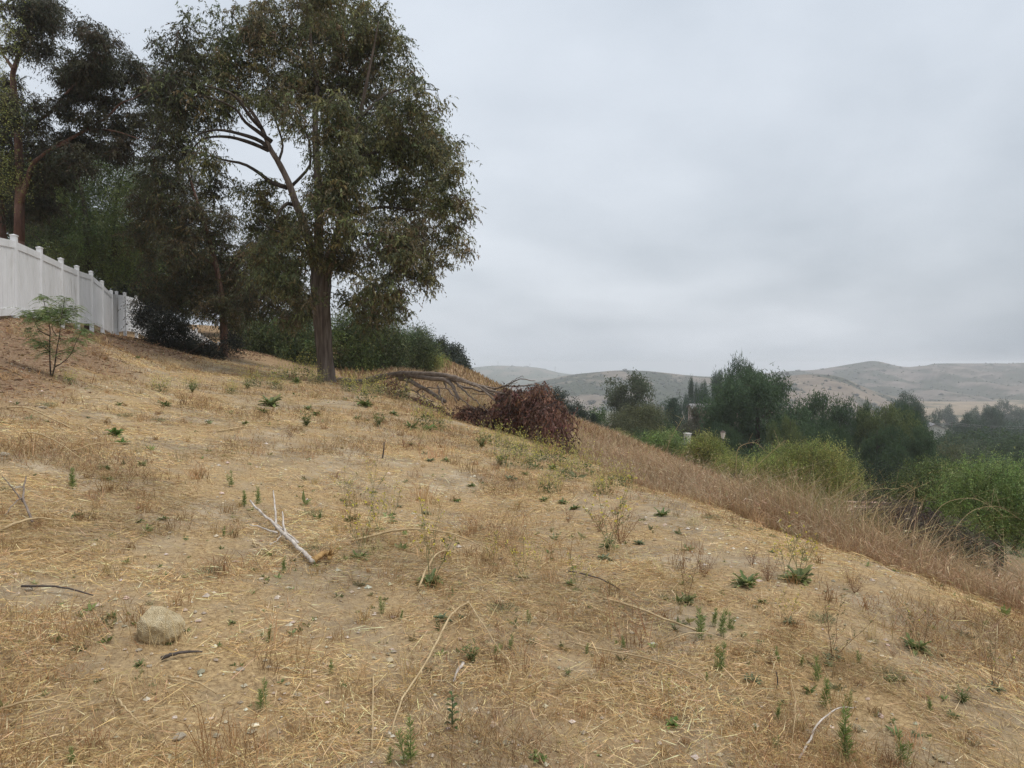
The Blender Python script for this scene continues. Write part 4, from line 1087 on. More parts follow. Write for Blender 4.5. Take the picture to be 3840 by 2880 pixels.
# ------------------------------------------------------------------ fallen limb with brown leaves
def fallen_limb():
    rng = np.random.default_rng(31)
    dep = lambda px: np.interp(px, [1270, 1500, 1800, 2000, 2080, 2130], [27.2, 24.6, 20.8, 18.2, 16.4, 15.4])
    q = lambda x, y: (1250 + x / 2.458, 1350 + y / 2.458)
    sk = Skeleton()
    def L(pts, r0, r1, n=16, dd=0., part="trunk", jag=.0):
        c = []
        for i, (x, y) in enumerate(pts):
            a, b = q(x, y); c.append(P(a, b, dep(a) + dd * i / (len(pts) - 1)))
        c = spline(c, n)
        c = c + rng.normal(0, .012, c.shape)
        gz = H(c[:, 0], c[:, 1]); c[:, 2] = np.maximum(c[:, 2], gz + .02)
        sk.limb(c, r0, r1, 8 if r0 > .05 else 5, .05, rng, part)
    L([(50, 205), (180, 218), (330, 190), (430, 160), (560, 140), (660, 122), (800, 127), (950, 132), (1080, 152), (1200, 190), (1300, 225), (1400, 270), (1500, 340), (1600, 420)], .155, .028, 40)
    B = lambda pts, r0, r1, dd=0.: L(pts, r0 * .78, r1 * .8, 14, dd, "branch")
    B([(690, 145), (800, 158), (900, 166), (1010, 178), (1080, 212), (1110, 260), (1130, 310), (1150, 370)], .13, .05, -.2)
    B([(590, 165), (680, 185), (740, 212), (850, 272), (960, 342), (1030, 385)], .11, .07, -.3)
    B([(640, 135), (680, 175), (672, 230), (665, 285)], .06, .045, -.4)
    B([(655, 292), (720, 280), (800, 320), (860, 362), (960, 400)], .035, .012, -.8)
    B([(770, 300), (800, 270), (850, 257), (960, 256), (1060, 265), (1180, 300)], .035, .015, -.8)
    B([(965, 240), (975, 290), (1000, 350), (1010, 410)], .04, .03, -.6)
    B([(1015, 185), (1050, 262), (1110, 332), (1140, 400)], .06, .02, .3)
    B([(1060, 172), (1150, 222), (1250, 262), (1400, 290), (1550, 250), (1700, 240), (1830, 230), (1950, 235)], .06, .012, .6)
    B([(1100, 175), (1230, 205), (1330, 240), (1420, 310), (1500, 380), (1560, 450), (1640, 540)], .065, .015, -.3)
    B([(1180, 190), (1300, 220), (1480, 262), (1600, 225), (1740, 180), (1860, 195)], .05, .010, .3)
    B([(1300, 225), (1420, 260), (1560, 330), (1700, 420), (1850, 520), (1960, 620)], .06, .012, .1)
    B([(1400, 270), (1560, 310), (1720, 340), (1880, 420), (2000, 520), (2060, 640)], .05, .010, .5)
    B([(1150, 240), (1250, 320), (1330, 390), (1420, 470)], .045, .012, -.5)
    B([(820, 280), (835, 340), (870, 395)], .025, .012, -.6)
    B([(1130, 300), (1200, 380), (1290, 440), (1380, 500)], .04, .01, -.4)
    B([(1550, 250), (1660, 190), (1730, 150), (1752, 160)], .015, .006, .2)
    B([(1280, 315), (1450, 305), (1600, 260), (1700, 200)], .02, .006, -.5)
    px = lambda x, y, a, b: (*q(x, y), a / 2.458, b / 2.458)
    E = [(1750, 300, 230, 85), (1880, 300, 110, 70), (1900, 230, 70, 35), (1680, 420, 260, 90), (1850, 440, 220, 120), (1950, 560, 150, 110), (1780, 560, 190, 80), (1560, 470, 180, 60), (1400, 420, 170, 60), (1250, 390, 130, 50),
         (2060, 600, 110, 110), (2090, 720, 80, 80), (1480, 500, 200, 60), (2000, 420, 110, 90), (2120, 800, 36, 40), (1930, 700, 80, 50), (1100, 420, 130, 25), (900, 380, 130, 30), (1600, 240, 60, 30), (1690, 340, 130, 50), (740, 340, 90, 30)]
    bl = []
    for e in E:
        a = px(*e); d = dep(a[0]); s = d / F_PX; c = P(a[0], a[1], d)
        bl.append((*(c - (0, 0, np.interp(a[0], [1700, 2050], [40, 14]) * s)), a[2] * s * 1.05, max(.7, a[2] * s * .9), a[3] * s * .86))
    tg, _ = blob_points(bl, 760, rng, .9)
    gz = H(tg[:, 0], tg[:, 1]); tg[:, 2] = np.maximum(tg[:, 2], gz + .05)
    cv = sk.grow(tg, rng, .05, .009, .0035, 3)
    cl = np.array([x for c in cv for x in (c[-1], (c[-1] + c[-2]) / 2, c[-2])])
    cr = Acc()
    cols = [(.15, .074, .052), (.11, .055, .042), (.19, .098, .066), (.08, .045, .036), (.21, .12, .085)]
    thin = rng.random(len(cl)) < np.where(cl[:, 0] < -1.4, .30, .62)
    sprays(cr, cl[thin], 3, 8, rng, .42, .105, .038, cols, .8, .25)
    # clumps by the butt
    sm = np.array([G(1478 + rng.normal(0, 14), 1490 + rng.normal(0, 4)) + (0, 0, rng.uniform(.05, .5)) for _ in range(40)])
    hang_leaves(cr, sm, 12, rng, .12, .09, .034, cols, 1.0, .2)
    lo = np.array([G(2085 + rng.normal(0, 30), 1675 + rng.normal(0, 14)) + (0, 0, rng.uniform(.1, .8)) for _ in range(90)])
    hang_leaves(cr, lo, 16, rng, .12, .105, .036, cols, 1.2, .2, flat=.5)
    base = G(1290, 1440)
    root = finish_tree("fallen_limb", "broken eucalyptus limb lying downslope from the big trunk, its leaves dead and brown", "fallen branch", sk, cr, M_BARK_GREY, base, None, M_BARK_GREY, M_LEAF)
    for ch in root.children:
        if ch.name.startswith("trunk"): ch.name = "main_limb"
        if ch.name.startswith("crown"): ch.name = "dead_leaves"
fallen_limb()

# ------------------------------------------------------------------ pepper sapling on the bank
def fronds(acc, starts, dirs, ln, rng, cols, nleaf=12, L=.046, W=.011):
    for s, d, l_ in zip(starts, dirs, ln):
        d = unit(d); t = np.linspace(0, 1, nleaf)
        p = s + d * (l_ * t)[:, None] - np.array([0, 0, 1]) * (l_ * .45 * t * t)[:, None]
        side = unit(np.cross(d, (0, 0, 1)))
        col = pal(rng, cols, 1, .15)[0]
        for sg in (-1, 1):
            ax = side * sg + d * .55 + rng.normal(0, .12, (nleaf, 3)) - np.array([0, 0, .15])
            leaves(acc, p + unit(ax) * L * .5, ax, L * (1.15 - .5 * t), W, np.tile(col, (nleaf, 1)) * rng.normal(1, .1, (nleaf, 1)), rng)
def sapling():
    rng = np.random.default_rng(77)
    base = G(192, 1412); d = base[1]
    q = lambda x, y: (x / 2.304, 800 + y / 2.304)
    sk = Skeleton()
    def L(pts, r0, r1, dd=0.):
        c = [P(*q(x, y), d + dd * i / (len(pts) - 1)) for i, (x, y) in enumerate(pts)]
        if pts[0][1] > 1350: c[0] = base - (0, 0, .05)
        sk.limb(spline(c, 14), r0, r1, 6, .03, rng, "trunk")
    L([(445, 1410), (432, 1300), (430, 1100), (432, 1000), (400, 850), (370, 720)], .014, .004, .1)
    L([(445, 1410), (470, 1330), (490, 1180), (515, 1050), (530, 900), (560, 740)], .014, .004, -.2)
    L([(470, 1330), (540, 1290), (610, 1220), (650, 1130), (700, 1030)], .010, .003, -.3)
    L([(430, 1060), (340, 1010), (300, 930), (260, 850)], .010, .003, .2)
    L([(490, 1200), (560, 1180), (640, 1140)], .008, .003, .2)
    L([(490, 1060), (450, 990), (470, 900)], .008, .003, .2)
    E = [(430, 860, 150, 70), (560, 850, 120, 80), (640, 820, 60, 50), (370, 740, 50, 50), (270, 870, 90, 60), (280, 1010, 50, 60), (720, 1010, 90, 70), (480, 930, 140, 60), (570, 740, 60, 40), (640, 1100, 60, 40), (400, 1200, 50, 40), (330, 900, 80, 60), (360, 1120, 70, 60), (600, 1180, 60, 40), (300, 1100, 40, 50), (480, 1080, 60, 50), (700, 1100, 50, 40)]
    bl = []
    for x, y, a, b in E:
        s = d / F_PX / 2.304; bl.append((*P(*q(x, y), d), a * s, a * s * .8, b * s))
    tg, _ = blob_points(bl, 300, rng, .3)
    cv = sk.grow(tg, rng, .05, .004, .0018, 3)
    cr = Acc()
    st = np.array([x for c in cv for x in (c[-1], c[-1], c[-2])]); st = st + rng.normal(0, .02, st.shape)
    dr = rng.normal(0, 1, st.shape); dr[:, 2] = rng.uniform(-.2, .5, len(st))
    fronds(cr, st, dr, rng.uniform(.14, .27, len(st)), rng, [(.20, .26, .10), (.26, .31, .14), (.15, .20, .08)])
    finish_tree("pepper_sapling", "thin young pepper sapling with feathery leaves on the bank below the fence", "sapling", sk, cr, M_BARK_DARK, base)
sapling()

# ------------------------------------------------------------------ houses among the valley trees
M_WALLW = mat_noise("pale_stucco", [(.3, (.52, .49, .44)), (.7, (.66, .63, .58))], 1.5, bump=.2)
M_WALLP = mat_noise("pink_stucco", [(.3, (.34, .25, .21)), (.7, (.44, .33, .28))], 1.5, bump=.2)
M_ROOFG = mat_noise("grey_shingle", [(.3, (.13, .125, .125)), (.7, (.24, .23, .225))], 5, (1, 1, 3), bump=.5)
M_ROOFL = mat_noise("pale_roof", [(.3, (.17, .165, .165)), (.7, (.26, .25, .25))], 3, bump=.3)
M_TILE = mat_noise("clay_tile", [(.3, (.36, .22, .16)), (.7, (.55, .39, .31))], 6, bump=.5)
M_GLASS = mat_noise("window_glass", [(.3, (.03, .035, .04)), (.7, (.06, .07, .08))], 1, rough=.1, bump=0, spec=.5)
def house(label, px, ridge_row, d, w, dep_, wall_h, roof_h, rz, mw, mr, chim=None, tiles=False):
    p = P(px, ridge_row, d)
    gz = p[2] - wall_h - roof_h
    root = link("house", None, loc=(p[0], p[1], gz), label=label, cat="house"); root.rotation_euler = (0, 0, rz)
    low = min(gz, float(H(p[0], p[1]))) - gz - 1.5
    a = Acc(); box(a, (-w / 2, 0, low), (w / 2, 0, low), 0, wall_h - low, wall_h - low, thick=dep_); link("wall", a.mesh("wall", mw), parent=root)
    e = .5; r = Acc(); th = .18
    prof = [(-dep_ / 2 - e, wall_h - .15), (0, wall_h + roof_h), (dep_ / 2 + e, wall_h - .15)]
    v = []
    for x in (-w / 2 - e, w / 2 + e):
        v += [(x, y, z) for y, z in prof] + [(x, y, z - th) for y, z in prof]
    r.add(v, [(0, 1, 7, 6), (1, 2, 8, 7), (4, 3, 9, 10), (5, 4, 10, 11), (0, 3, 4, 1), (1, 4, 5, 2), (7, 10, 9, 6), (8, 11, 10, 7), (0, 6, 9, 3), (2, 5, 11, 8)])
    rf = link("roof", r.mesh("roof", mr), parent=root)
    g = Acc(); g.add([(x, y, z) for x in (-w / 2, w / 2) for y, z in ((-dep_ / 2, wall_h + .002), (0, wall_h + roof_h - th), (dep_ / 2, wall_h + .002))], None, [(0, 1, 2), (5, 4, 3)]); link("gable", g.mesh("gable", mw), parent=root)
    for k in range(4):
        x = -w / 2 + w * (k + .5) / 4
        f = Acc(); box(f, (x - .6, -dep_ / 2 - .03, .9), (x + .6, -dep_ / 2 - .03, .9), 0, 1.3, 1.3, thick=.06); fr = link("window", f.mesh("window", M_WALLW), parent=root)
        f = Acc(); box(f, (x - .5, -dep_ / 2 - .065, 1.0), (x + .5, -dep_ / 2 - .065, 1.0), 0, 1.1, 1.1, thick=.02); link("pane", f.mesh("pane", M_GLASS), parent=fr)
    for cx_, cw, ch_ in chim or ():
        c = Acc(); z0 = wall_h; box(c, (cx_ - cw / 2, .3, z0), (cx_ + cw / 2, .3, z0), 0, roof_h + ch_, roof_h + ch_, thick=cw)
        ck = link("chimney", c.mesh("chimney", M_WALLW), parent=rf)
        c = Acc(); z1 = z0 + roof_h + ch_ + .003; box(c, (cx_ - cw / 2 - .06, .3, z1), (cx_ + cw / 2 + .06, .3, z1), 0, .1, .1, thick=cw + .12); link("chimney_cap", c.mesh("chimney_cap", M_WALLW), parent=ck)
    if tiles:
        for k in range(24):
            x = -w / 2 - e + (w + 2 * e) * (k + .5) / 24; t = Acc()
            tube(t, [(x - .28, 0, wall_h + roof_h + .03), (x + .30, 0, wall_h + roof_h + .06)], [.12, .10], 7); link("ridge_tile", t.mesh("ridge_tile", M_TILE, True), parent=rf)
house("grey-roofed house with white chimney, showing between two pepper shrubs", 2568, 1658, 70, 4.4, 6, 2.8, 1.3, rad(24), M_WALLW, M_ROOFG, [(.55, .5, .75), (-1.3, .45, .6)])
house("long low house with pale flat-looking roof under the hazy pines", 2690, 1514, 178, 13, 8, 2.8, .9, rad(-4), M_WALLP, M_ROOFL)
house("pale gabled house among hazy oaks right of the pine row", 3496, 1586, 235, 9, 7, 3.0, 1.6, rad(70), M_WALLW, M_ROOFL)
house("clay-tiled house whose roof ridge just shows over the tall grass", 3302, 1892, 40, 2.6, 6, 2.8, 1.4, rad(-12), M_WALLW, M_TILE, None, True)
# lamp and power line
def street_lamp():
    p = P(2711, 1632, 62); g = float(H(p[0], p[1]))
    root = link("street_lamp", None, loc=(p[0], p[1], g), label="pale lantern on a post in the dark right of the chimney shrubs", cat="lamp")
    h = p[2] - g
    a = Acc(); tube(a, [(0, 0, -.2), (0, 0, h - .3)], [.07, .05], 8); link("post", a.mesh("post", M_STICKDARK, True), parent=root)
    a = Acc(); tube(a, [(0, 0, h - .3), (0, 0, h + .25)], [.13, .22], 6); lt = link("lantern", a.mesh("lantern", M_WALLW), parent=root)
    a = Acc(); tube(a, [(0, 0, h + .252), (0, 0, h + .42)], [.27, .03], 6); link("lantern_cap", a.mesh("lantern_cap", M_STICKDARK), parent=lt)
street_lamp()
def power_line():
    a = P(3425, 1576, 230); b = P(3570, 1586, 236); c = P(3860, 1600, 250)
    root = link("power_line", None, loc=(a[0], a[1], float(H(a[0], a[1]))), label="sagging power line on wooden poles across the hazy oaks", cat="power line")
    o = np.array(root.location)
    for p in (a, b, c):
        g = float(H(p[0], p[1])) - .5
        m = Acc(); tube(m, [np.array([p[0], p[1], g]) - o, p + (0, 0, .4) - o], [.16, .11], 7); po = link("pole", m.mesh("pole", M_BARK_DARK, True), parent=root)
        m = Acc(); box(m, p - o + (-1.0, 0, -.05), p - o + (1.0, 0, -.05), 0, .12, .12, thick=.12); link("crossarm", m.mesh("crossarm", M_BARK_DARK), parent=po)
    for p, r in ((a, b), (b, c)):
        for dz in (0.1, -.5):
            t = np.linspace(0, 1, 14)[:, None]; w = p * (1 - t) + r * t + np.array([0, 0, 1]) * (dz - 2.2 * t * (1 - t)) - o
            m = Acc(); tube(m, w, .045, 4); link("wire", m.mesh("wire", M_ROOFL, True), parent=root)
power_line()
GY = "pylons on the far ridge"
def hill_z(px, d, fallback_row):
    return P(px, fallback_row, d)
for px_, row, hh, lab in ((1867, 1371, 17, "faint pylon leftmost on the far ridge"), (1987, 1377, 15, "faint pylon in the middle of the far ridge"), (2082, 1396, 23, "tallest faint pylon right on the far ridge"), (2180, 1406, 12, "faint pylon at the dip between far ridge and tan hill")):
    p = P(px_, row + 1.5, 3290); s = 3290 / F_PX; h = hh * s * 1.1
    root = link("pylon", None, loc=p, label=lab, cat="pylon", group=GY)
    a = Acc()
    for sx, sy in ((-1, -1), (1, -1), (1, 1), (-1, 1)):
        tube(a, [(sx * h * .11, sy * h * .11, -3), (sx * h * .045, sy * h * .045, h * .62), (0, 0, h)], [.28, .24, .15], 4)
    link("tower", a.mesh("tower", M_STICKDARK), parent=root)
    for z, w in ((.62, .20), (.74, .17), (.86, .13)):
        a = Acc(); tube(a, [(-h * w, 0, h * z), (0, 0, h * (z + .03)), (h * w, 0, h * z)], .2, 4); link("arm", a.mesh("arm", M_STICKDARK), parent=root)
# oaks and bushes on the far hills
GB = "scattered oaks and scrub on the hills across the valley"
HB = [(2345, 1383, 18, 1480, "tiny oak on the crown of the rounded tan hill"), (2345 + 740, 1381, 16, 1960, "spreading lone oak on the shoulder left of the right-hand peak"), (2995, 1386, 20, 1960, "low oak pair-mate left of the lone shoulder oak"),
      (2953, 1396, 18, 1130, "small oak on the left end of the tan lobe"), (3153, 1445, 16, 1080, "lone dark bush on the face of the tan lobe"), (3241, 1422, 26, 1700, "bush in the gully left of the white track"), (3308, 1384, 30, 1800, "bushes by the white track under the peak"), (3352, 1368, 14, 1960, "bush on the crest right of the peak"),
      (2176, 1454, 36, 1300, "dark oak patch low on the rounded hill's left flank"), (2213, 1440, 26, 1330, "oak midway up the rounded hill's left flank"), (2233, 1432, 16, 1350, "highest oak on the rounded hill's left flank"), (2222, 1500, 34, 1050, "oak clump at the rounded hill's left foot"), (2275, 1500, 30, 1050, "second oak clump at the rounded hill's foot"),
      (1925, 1371, 16, 3280, "left knob of trees on the far ridge"), (1975, 1372, 22, 3280, "middle knob of trees on the far ridge"), (2040, 1382, 22, 3280, "right knob of trees on the far ridge"), (3205, 1495, 14, 1020, "small bush at the foot of the tan lobe")]
for cx_, top, w, d, lab in HB:
    p = P(cx_, top, d); s = d / F_PX
    root = link("oak_tree", None, loc=(p[0], p[1], p[2] - w * s * .75), label=lab, cat="tree", group=GB)
    k = w * s / CROWN["oak"][1]; root.scale = (k, k, w * s * .75 / 9.0)
    link("trunk", PROTO["oak2"][0], parent=root)
    c = link("crown", CROWN["oak2"][0], parent=root, kind="stuff"); c.color = (.045, .055, .035, 1)

# dry twiggy brush where the grass slope drops away
GBR = "dry brush at the edge of the drop"
BR = [(.13, .095, .08), (.17, .125, .10), (.10, .075, .065), (.20, .16, .12)]
for i, (cx_, top, w, d, lab) in enumerate([(3270, 1862, 70, 15.0, "purple-brown dry brush over the clay roof ridge"), (3370, 1875, 75, 14.0, "tangled dry brush under the shaded pepper tree, centre of three"), (3470, 1910, 80, 12.5, "dry brush at the bright pepper tree's left foot"), (3590, 1955, 80, 11.0, "grey-green dry brush before the bright pepper tree's stem")]):
    px_tree("dry_brush", lab, "shrub", d, [([(cx_, top + 190), (cx_ - 8, top + 100), (cx_ - 20, top + 30)], .014, .1), ([(cx_ + 5, top + 190), (cx_ + 25, top + 90), (cx_ + 40, top + 25)], .012, -.1), ([(cx_, top + 190), (cx_ - 40, top + 100), (cx_ - 55, top + 50)], .010, .1)],
        [(cx_, top + 50, w, 45), (cx_ - 30, top + 90, w, 50), (cx_ + 35, top + 100, w, 50)], 170, 30, "hang", BR if i < 3 else [(.16, .16, .09), (.2, .19, .11), (.13, .13, .08)], 90 + i, M_STICKDARK, .5, .035, .010, .075, GBR, r_end=.004)

# ------------------------------------------------------------------ ground cover nobody could count
def scatter_polar(n, r0, r1, rng, az=46.0):
    r = r0 * (r1 / r0) ** rng.random(n); a = np.radians(rng.uniform(-az, az, n))
    return r * np.sin(a), r * np.cos(a), r
def ground_pts(x, y): return np.stack([x, y, H(x, y)], -1)
BARE = [(*G(a, b)[:2], r) for a, b, r in ((640, 2330, .45), (480, 2260, .4), (560, 2440, .35), (900, 2560, .35), (850, 2720, .35), (780, 2060, .5), (930, 1860, .7), (1080, 1720, .9), (1000, 1640, 1.2), (3230, 2690, .45), (2640, 2340, .35), (3260, 2400, .4), (2150, 2500, .2), (3400, 2800, .3), (150, 2230, .3), (1750, 2050, .3), (1600, 1760, 1.0))]
def bare_mask(x, y):
    """1 where soil shows between the straw."""
    m = smooth(.50, .62, fbm(x * .75 + 3, y * .75, 91, 5)) * .8
    wob = .6 + .8 * fbm(x * 2.5, y * 2.5, 92, 4)
    for cx_, cy_, rr in BARE:
        m = np.maximum(m, 1 - smooth(.45, 1.0, np.hypot(x - cx_, y - cy_) / (rr * wob)))
    return m
STRAW = [(.66, .51, .285), (.56, .41, .21), (.74, .61, .39), (.42, .29, .155), (.26, .175, .10), (.50, .42, .30)]
STUB = [(.45, .31, .165), (.34, .22, .115), (.54, .40, .225), (.27, .175, .095), (.37, .21, .10)]

def straw_layer():
    rng = np.random.default_rng(501)
    x, y, r = scatter_polar(660000, 1.5, 36, rng)
    keep = (x < edge_x(y) + .15 + rng.normal(0, .2, len(x))) & (y > .8)
    lit = litter_mask(x, y)
    keep &= rng.random(len(x)) > .45 * lit
    keep &= rng.random(len(x)) > .85 * bare_mask(x, y)
    keep &= rng.random(len(x)) < .30 + .70 * smooth(.36, .56, fbm(x * 1.3, y * 1.3, 19, 4))
    x, y, r, lit = x[keep], y[keep], r[keep], lit[keep]; n = len(x)
    p = ground_pts(x, y)
    # mown swathes lie loosely together
    swirl = fbm(x * .55, y * .55, 77, 3) * 9.0
    ang = np.where(rng.random(n) < .22, swirl + rng.normal(0, .7, n), rng.uniform(0, 6.28, n))
    ln = rng.gamma(1.5, .034, n) * (1 + .045 * r) + .014
    pit = rng.normal(.05, .16, n)
    d = np.stack([np.cos(ang) * np.cos(pit), np.sin(ang) * np.cos(pit), np.sin(pit)], -1)
    e = .25
    sl = np.stack([(H(x + e, y) - H(x - e, y)) / (2 * e), (H(x, y + e) - H(x, y - e)) / (2 * e)], -1)
    d[:, 2] += d[:, 0] * sl[:, 0] + d[:, 1] * sl[:, 1]
    p[:, 2] += .006 + rng.exponential(.011, n) + np.abs(d[:, 2]) * 0
    w = (.0013 + .00043 * r) * rng.uniform(.55, 1.5, n)
    tone = fbm(x * 1.1, y * 1.1, 55, 3)
    c = pal(rng, STRAW, n, .17, [.28, .24, .18, .13, .09, .08])
    c *= (.50 + 1.12 * tone)[:, None] * np.array([.98, .94, .87])
    c = c * (1 - .35 * lit[:, None]) * np.where(lit[:, None] > .4, np.array([1.02, .88, .82]), 1)
    a = Acc(); leaves(a, p, d, ln, w, np.clip(c, .01, .9), rng, .1)
    link("straw", a.mesh("straw", M_DRY), label="loose pale straw lying over the mown slope", kind="stuff")
    # short dead stubble standing in brown patches
    x, y, r = scatter_polar(420000, 1.5, 36, rng)
    dens = smooth(.40, .62, fbm(x * .9, y * .9, 66, 4))
    keep = (x < edge_x(y) + .3) & (rng.random(len(x)) < .2 + .8 * dens) & (rng.random(len(x)) > .75 * bare_mask(x, y)) & (rng.random(len(x)) > .6 * litter_mask(x, y)) & (y > .8)
    x, y, r, dens = x[keep], y[keep], r[keep], dens[keep]; n = len(x)
    p = ground_pts(x, y); h = rng.gamma(3, .013, n) * (.6 + dens) * (1 + .02 * r)
    t = p + np.stack([rng.normal(0, .6, n) * h, rng.normal(0, .6, n) * h, h], -1)
    s = unit(np.stack([rng.normal(size=n), rng.normal(size=n), np.zeros(n)], -1)) * ((.0014 + .0005 * r) * rng.uniform(.6, 1.4, n))[:, None]
    v = np.stack([p - s / 2, p + s / 2, t], 1).reshape(-1, 3)
    c = np.repeat(np.clip(pal(rng, STUB, n, .2) * (.5 + .9 * fbm(x * 1.1, y * 1.1, 12, 3))[:, None], .01, .9), 3, 0)
    a = Acc(); a.add(v, None, np.arange(3 * n).reshape(-1, 3), c)
    link("stubble", a.mesh("stubble", M_DRY), label="short brown stubble standing in patches between the straw", kind="stuff")
straw_layer()

def litter_layer():
    rng = np.random.default_rng(502)
    x = rng.uniform(-19, -4, 46000); y = rng.uniform(1.5, 42, 46000)
    keep = (rng.random(len(x)) < litter_mask(x, y)) & (np.abs(x) < .95 * y + 2)
    x, y = x[keep], y[keep]; n = len(x); r = np.hypot(x, y)
    p = ground_pts(x, y); p[:, 2] += .012
    ax = rng.normal(0, 1, (n, 3)); ax[:, 2] *= .18
    c = pal(rng, [(.22, .125, .075), (.15, .08, .05), (.33, .22, .14), (.42, .33, .22), (.12, .075, .05)], n, .2)
    a = Acc(); leaves(a, p, ax, rng.gamma(2.5, .03, n) * (1 + .03 * r), rng.uniform(.008, .022, n) * (1 + .04 * r), c, rng)
    link("leaf_litter", a.mesh("leaf_litter", M_DRY), label="red-brown bark and leaf litter over the bank below the fence", kind="stuff")
    # pebbles
    x, y, r = scatter_polar(9000, 1.6, 16, rng)
    keep = (x < edge_x(y)) & (rng.random(len(x)) < .12 + .88 * np.maximum(bare_mask(x, y), .6 * litter_mask(x, y))) & (y > .8)
    x, y, r = x[keep], y[keep], r[keep]; n = len(x)
    p = ground_pts(x, y)
    s = np.clip(rng.gamma(1.6, .0042, n), .003, .022) * (1 + .04 * r)
    o = np.array([(1, 0, 0), (0, 1, 0), (-1, 0, 0), (0, -1, 0), (0, 0, .6), (0, 0, -.6)], float)
    v = o[None] * rng.uniform(.6, 1.3, (n, 6, 3)) * s[:, None, None]
    th = rng.uniform(0, 6.28, n); cs, sn = np.cos(th)[:, None], np.sin(th)[:, None]
    v = np.stack([v[..., 0] * cs - v[..., 1] * sn, v[..., 0] * sn + v[..., 1] * cs, v[..., 2]], -1) + p[:, None, :] + np.array([0, 0, .004])
    f = np.array([(0, 1, 4), (1, 2, 4), (2, 3, 4), (3, 0, 4), (1, 0, 5), (2, 1, 5), (3, 2, 5), (0, 3, 5)])
    a = Acc(); a.add(v.reshape(-1, 3), None, (np.arange(n)[:, None, None] * 6 + f[None]).reshape(-1, 3), np.repeat(pal(rng, [(.48, .41, .31), (.36, .30, .22), (.58, .52, .43)], n, .15), 6, 0))
    link("gravel", a.mesh("gravel", M_STEM), label="pale gravel chips in the bare soil", kind="stuff")
litter_layer()

def tall_grass():
    rng = np.random.default_rng(503)
    xs, ys = [], []
    y = 1.0 + 46 * rng.random(340000) ** 1.6
    x = edge_x(y) + .1 + 16 * rng.random(len(y)) ** 1.7
    r = np.hypot(x, y)
    k = (rng.random(len(y)) < np.clip(7.5 / r, .12, 1) ** 1.05) & (x < .95 * y + 3.0)
    x, y, r = x[k], y[k], r[k]
    off = x - edge_x(y) + 1.3 * (fbm(x * .8, y * .8, 17, 4) - .5) + rng.normal(0, .15, len(x))
    k = off > 0; x, y, r, off = x[k], y[k], r[k], off[k]; n = len(x)
    p = ground_pts(x, y); p[:, 2] -= .02
    hh = (.16 + .74 * smooth(0, 1.8, off)) * (.65 + .75 * fbm(x * .55, y * .55, 23, 3)) * rng.uniform(.3, 1.2, n)
    hh *= 1 - .50 * smooth(11, 20, y)
    az = rng.uniform(0, 6.28, n); bend = rng.gamma(2, .24, n) * hh
    mid = p + np.stack([np.cos(az) * bend * .25, np.sin(az) * bend * .25, hh * .58], -1)
    tip = p + np.stack([np.cos(az) * bend, np.sin(az) * bend, hh * rng.uniform(.85, 1.0, n)], -1)
    red = smooth(.35, .65, fbm(x * .6 + 9, y * .6, 29, 3)); grn = smooth(.60, .74, fbm(x * .45, y * .45 + 5, 37, 3)) * smooth(1.0, 2.2, off)
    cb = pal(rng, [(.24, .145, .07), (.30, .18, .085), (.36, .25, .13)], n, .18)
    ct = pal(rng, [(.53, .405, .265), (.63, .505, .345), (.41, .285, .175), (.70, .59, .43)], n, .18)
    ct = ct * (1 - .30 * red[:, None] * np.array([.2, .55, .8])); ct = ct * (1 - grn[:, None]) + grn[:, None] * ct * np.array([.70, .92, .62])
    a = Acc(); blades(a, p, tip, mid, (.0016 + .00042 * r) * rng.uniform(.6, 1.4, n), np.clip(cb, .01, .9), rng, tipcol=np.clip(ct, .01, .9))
    # oat heads and seed
    m = rng.random(n) < .22; k = np.where(m)[0]
    ax = tip[k] - mid[k] + rng.normal(0, .12, (len(k), 3)); ax[:, 2] -= .1
    leaves(a, tip[k] + rng.normal(0, .02, (len(k), 3)), ax, rng.uniform(.03, .08, len(k)) * (1 + .02 * r[k]), rng.uniform(.003, .007, len(k)) * (1 + .05 * r[k]), np.clip(ct[k] * rng.uniform(.7, 1.3, (len(k), 1)), .01, .9), rng)
    link("tall_grass", a.mesh("tall_grass", M_DRY), label="waist-high dry brown grass along the downhill edge of the mown slope", kind="stuff")
    # shorter dry grass on the slope behind the limb and on the bare spur
    x = rng.uniform(-16, 26, 32000); y = rng.uniform(28, 86, 32000)
    k = (x > edge_x(np.minimum(y, 36)) - .3 * (y - 36).clip(0)) & (H(x, y, False) > -12); x, y = x[k], y[k]; n = len(x); r = np.hypot(x, y)
    p = ground_pts(x, y); h = rng.uniform(.12, .45, n); az = rng.uniform(0, 6.28, n)
    tip = p + np.stack([np.cos(az) * h * .4, np.sin(az) * h * .4, h], -1); mid = p * .45 + tip * .55 + np.array([0, 0, .03])
    c = pal(rng, [(.36, .255, .135), (.42, .30, .16), (.29, .19, .10), (.24, .15, .08)], n, .15) * (.75 + .5 * fbm(x * .3, y * .3, 5, 3))[:, None]
    a = Acc(); blades(a, p, tip, mid, .04 + .0009 * r, np.clip(c, .01, .9), rng)
    link("dry_grass", a.mesh("dry_grass", M_DRY), label="short tan grass on the spur behind the fallen limb", kind="stuff")
tall_grass()

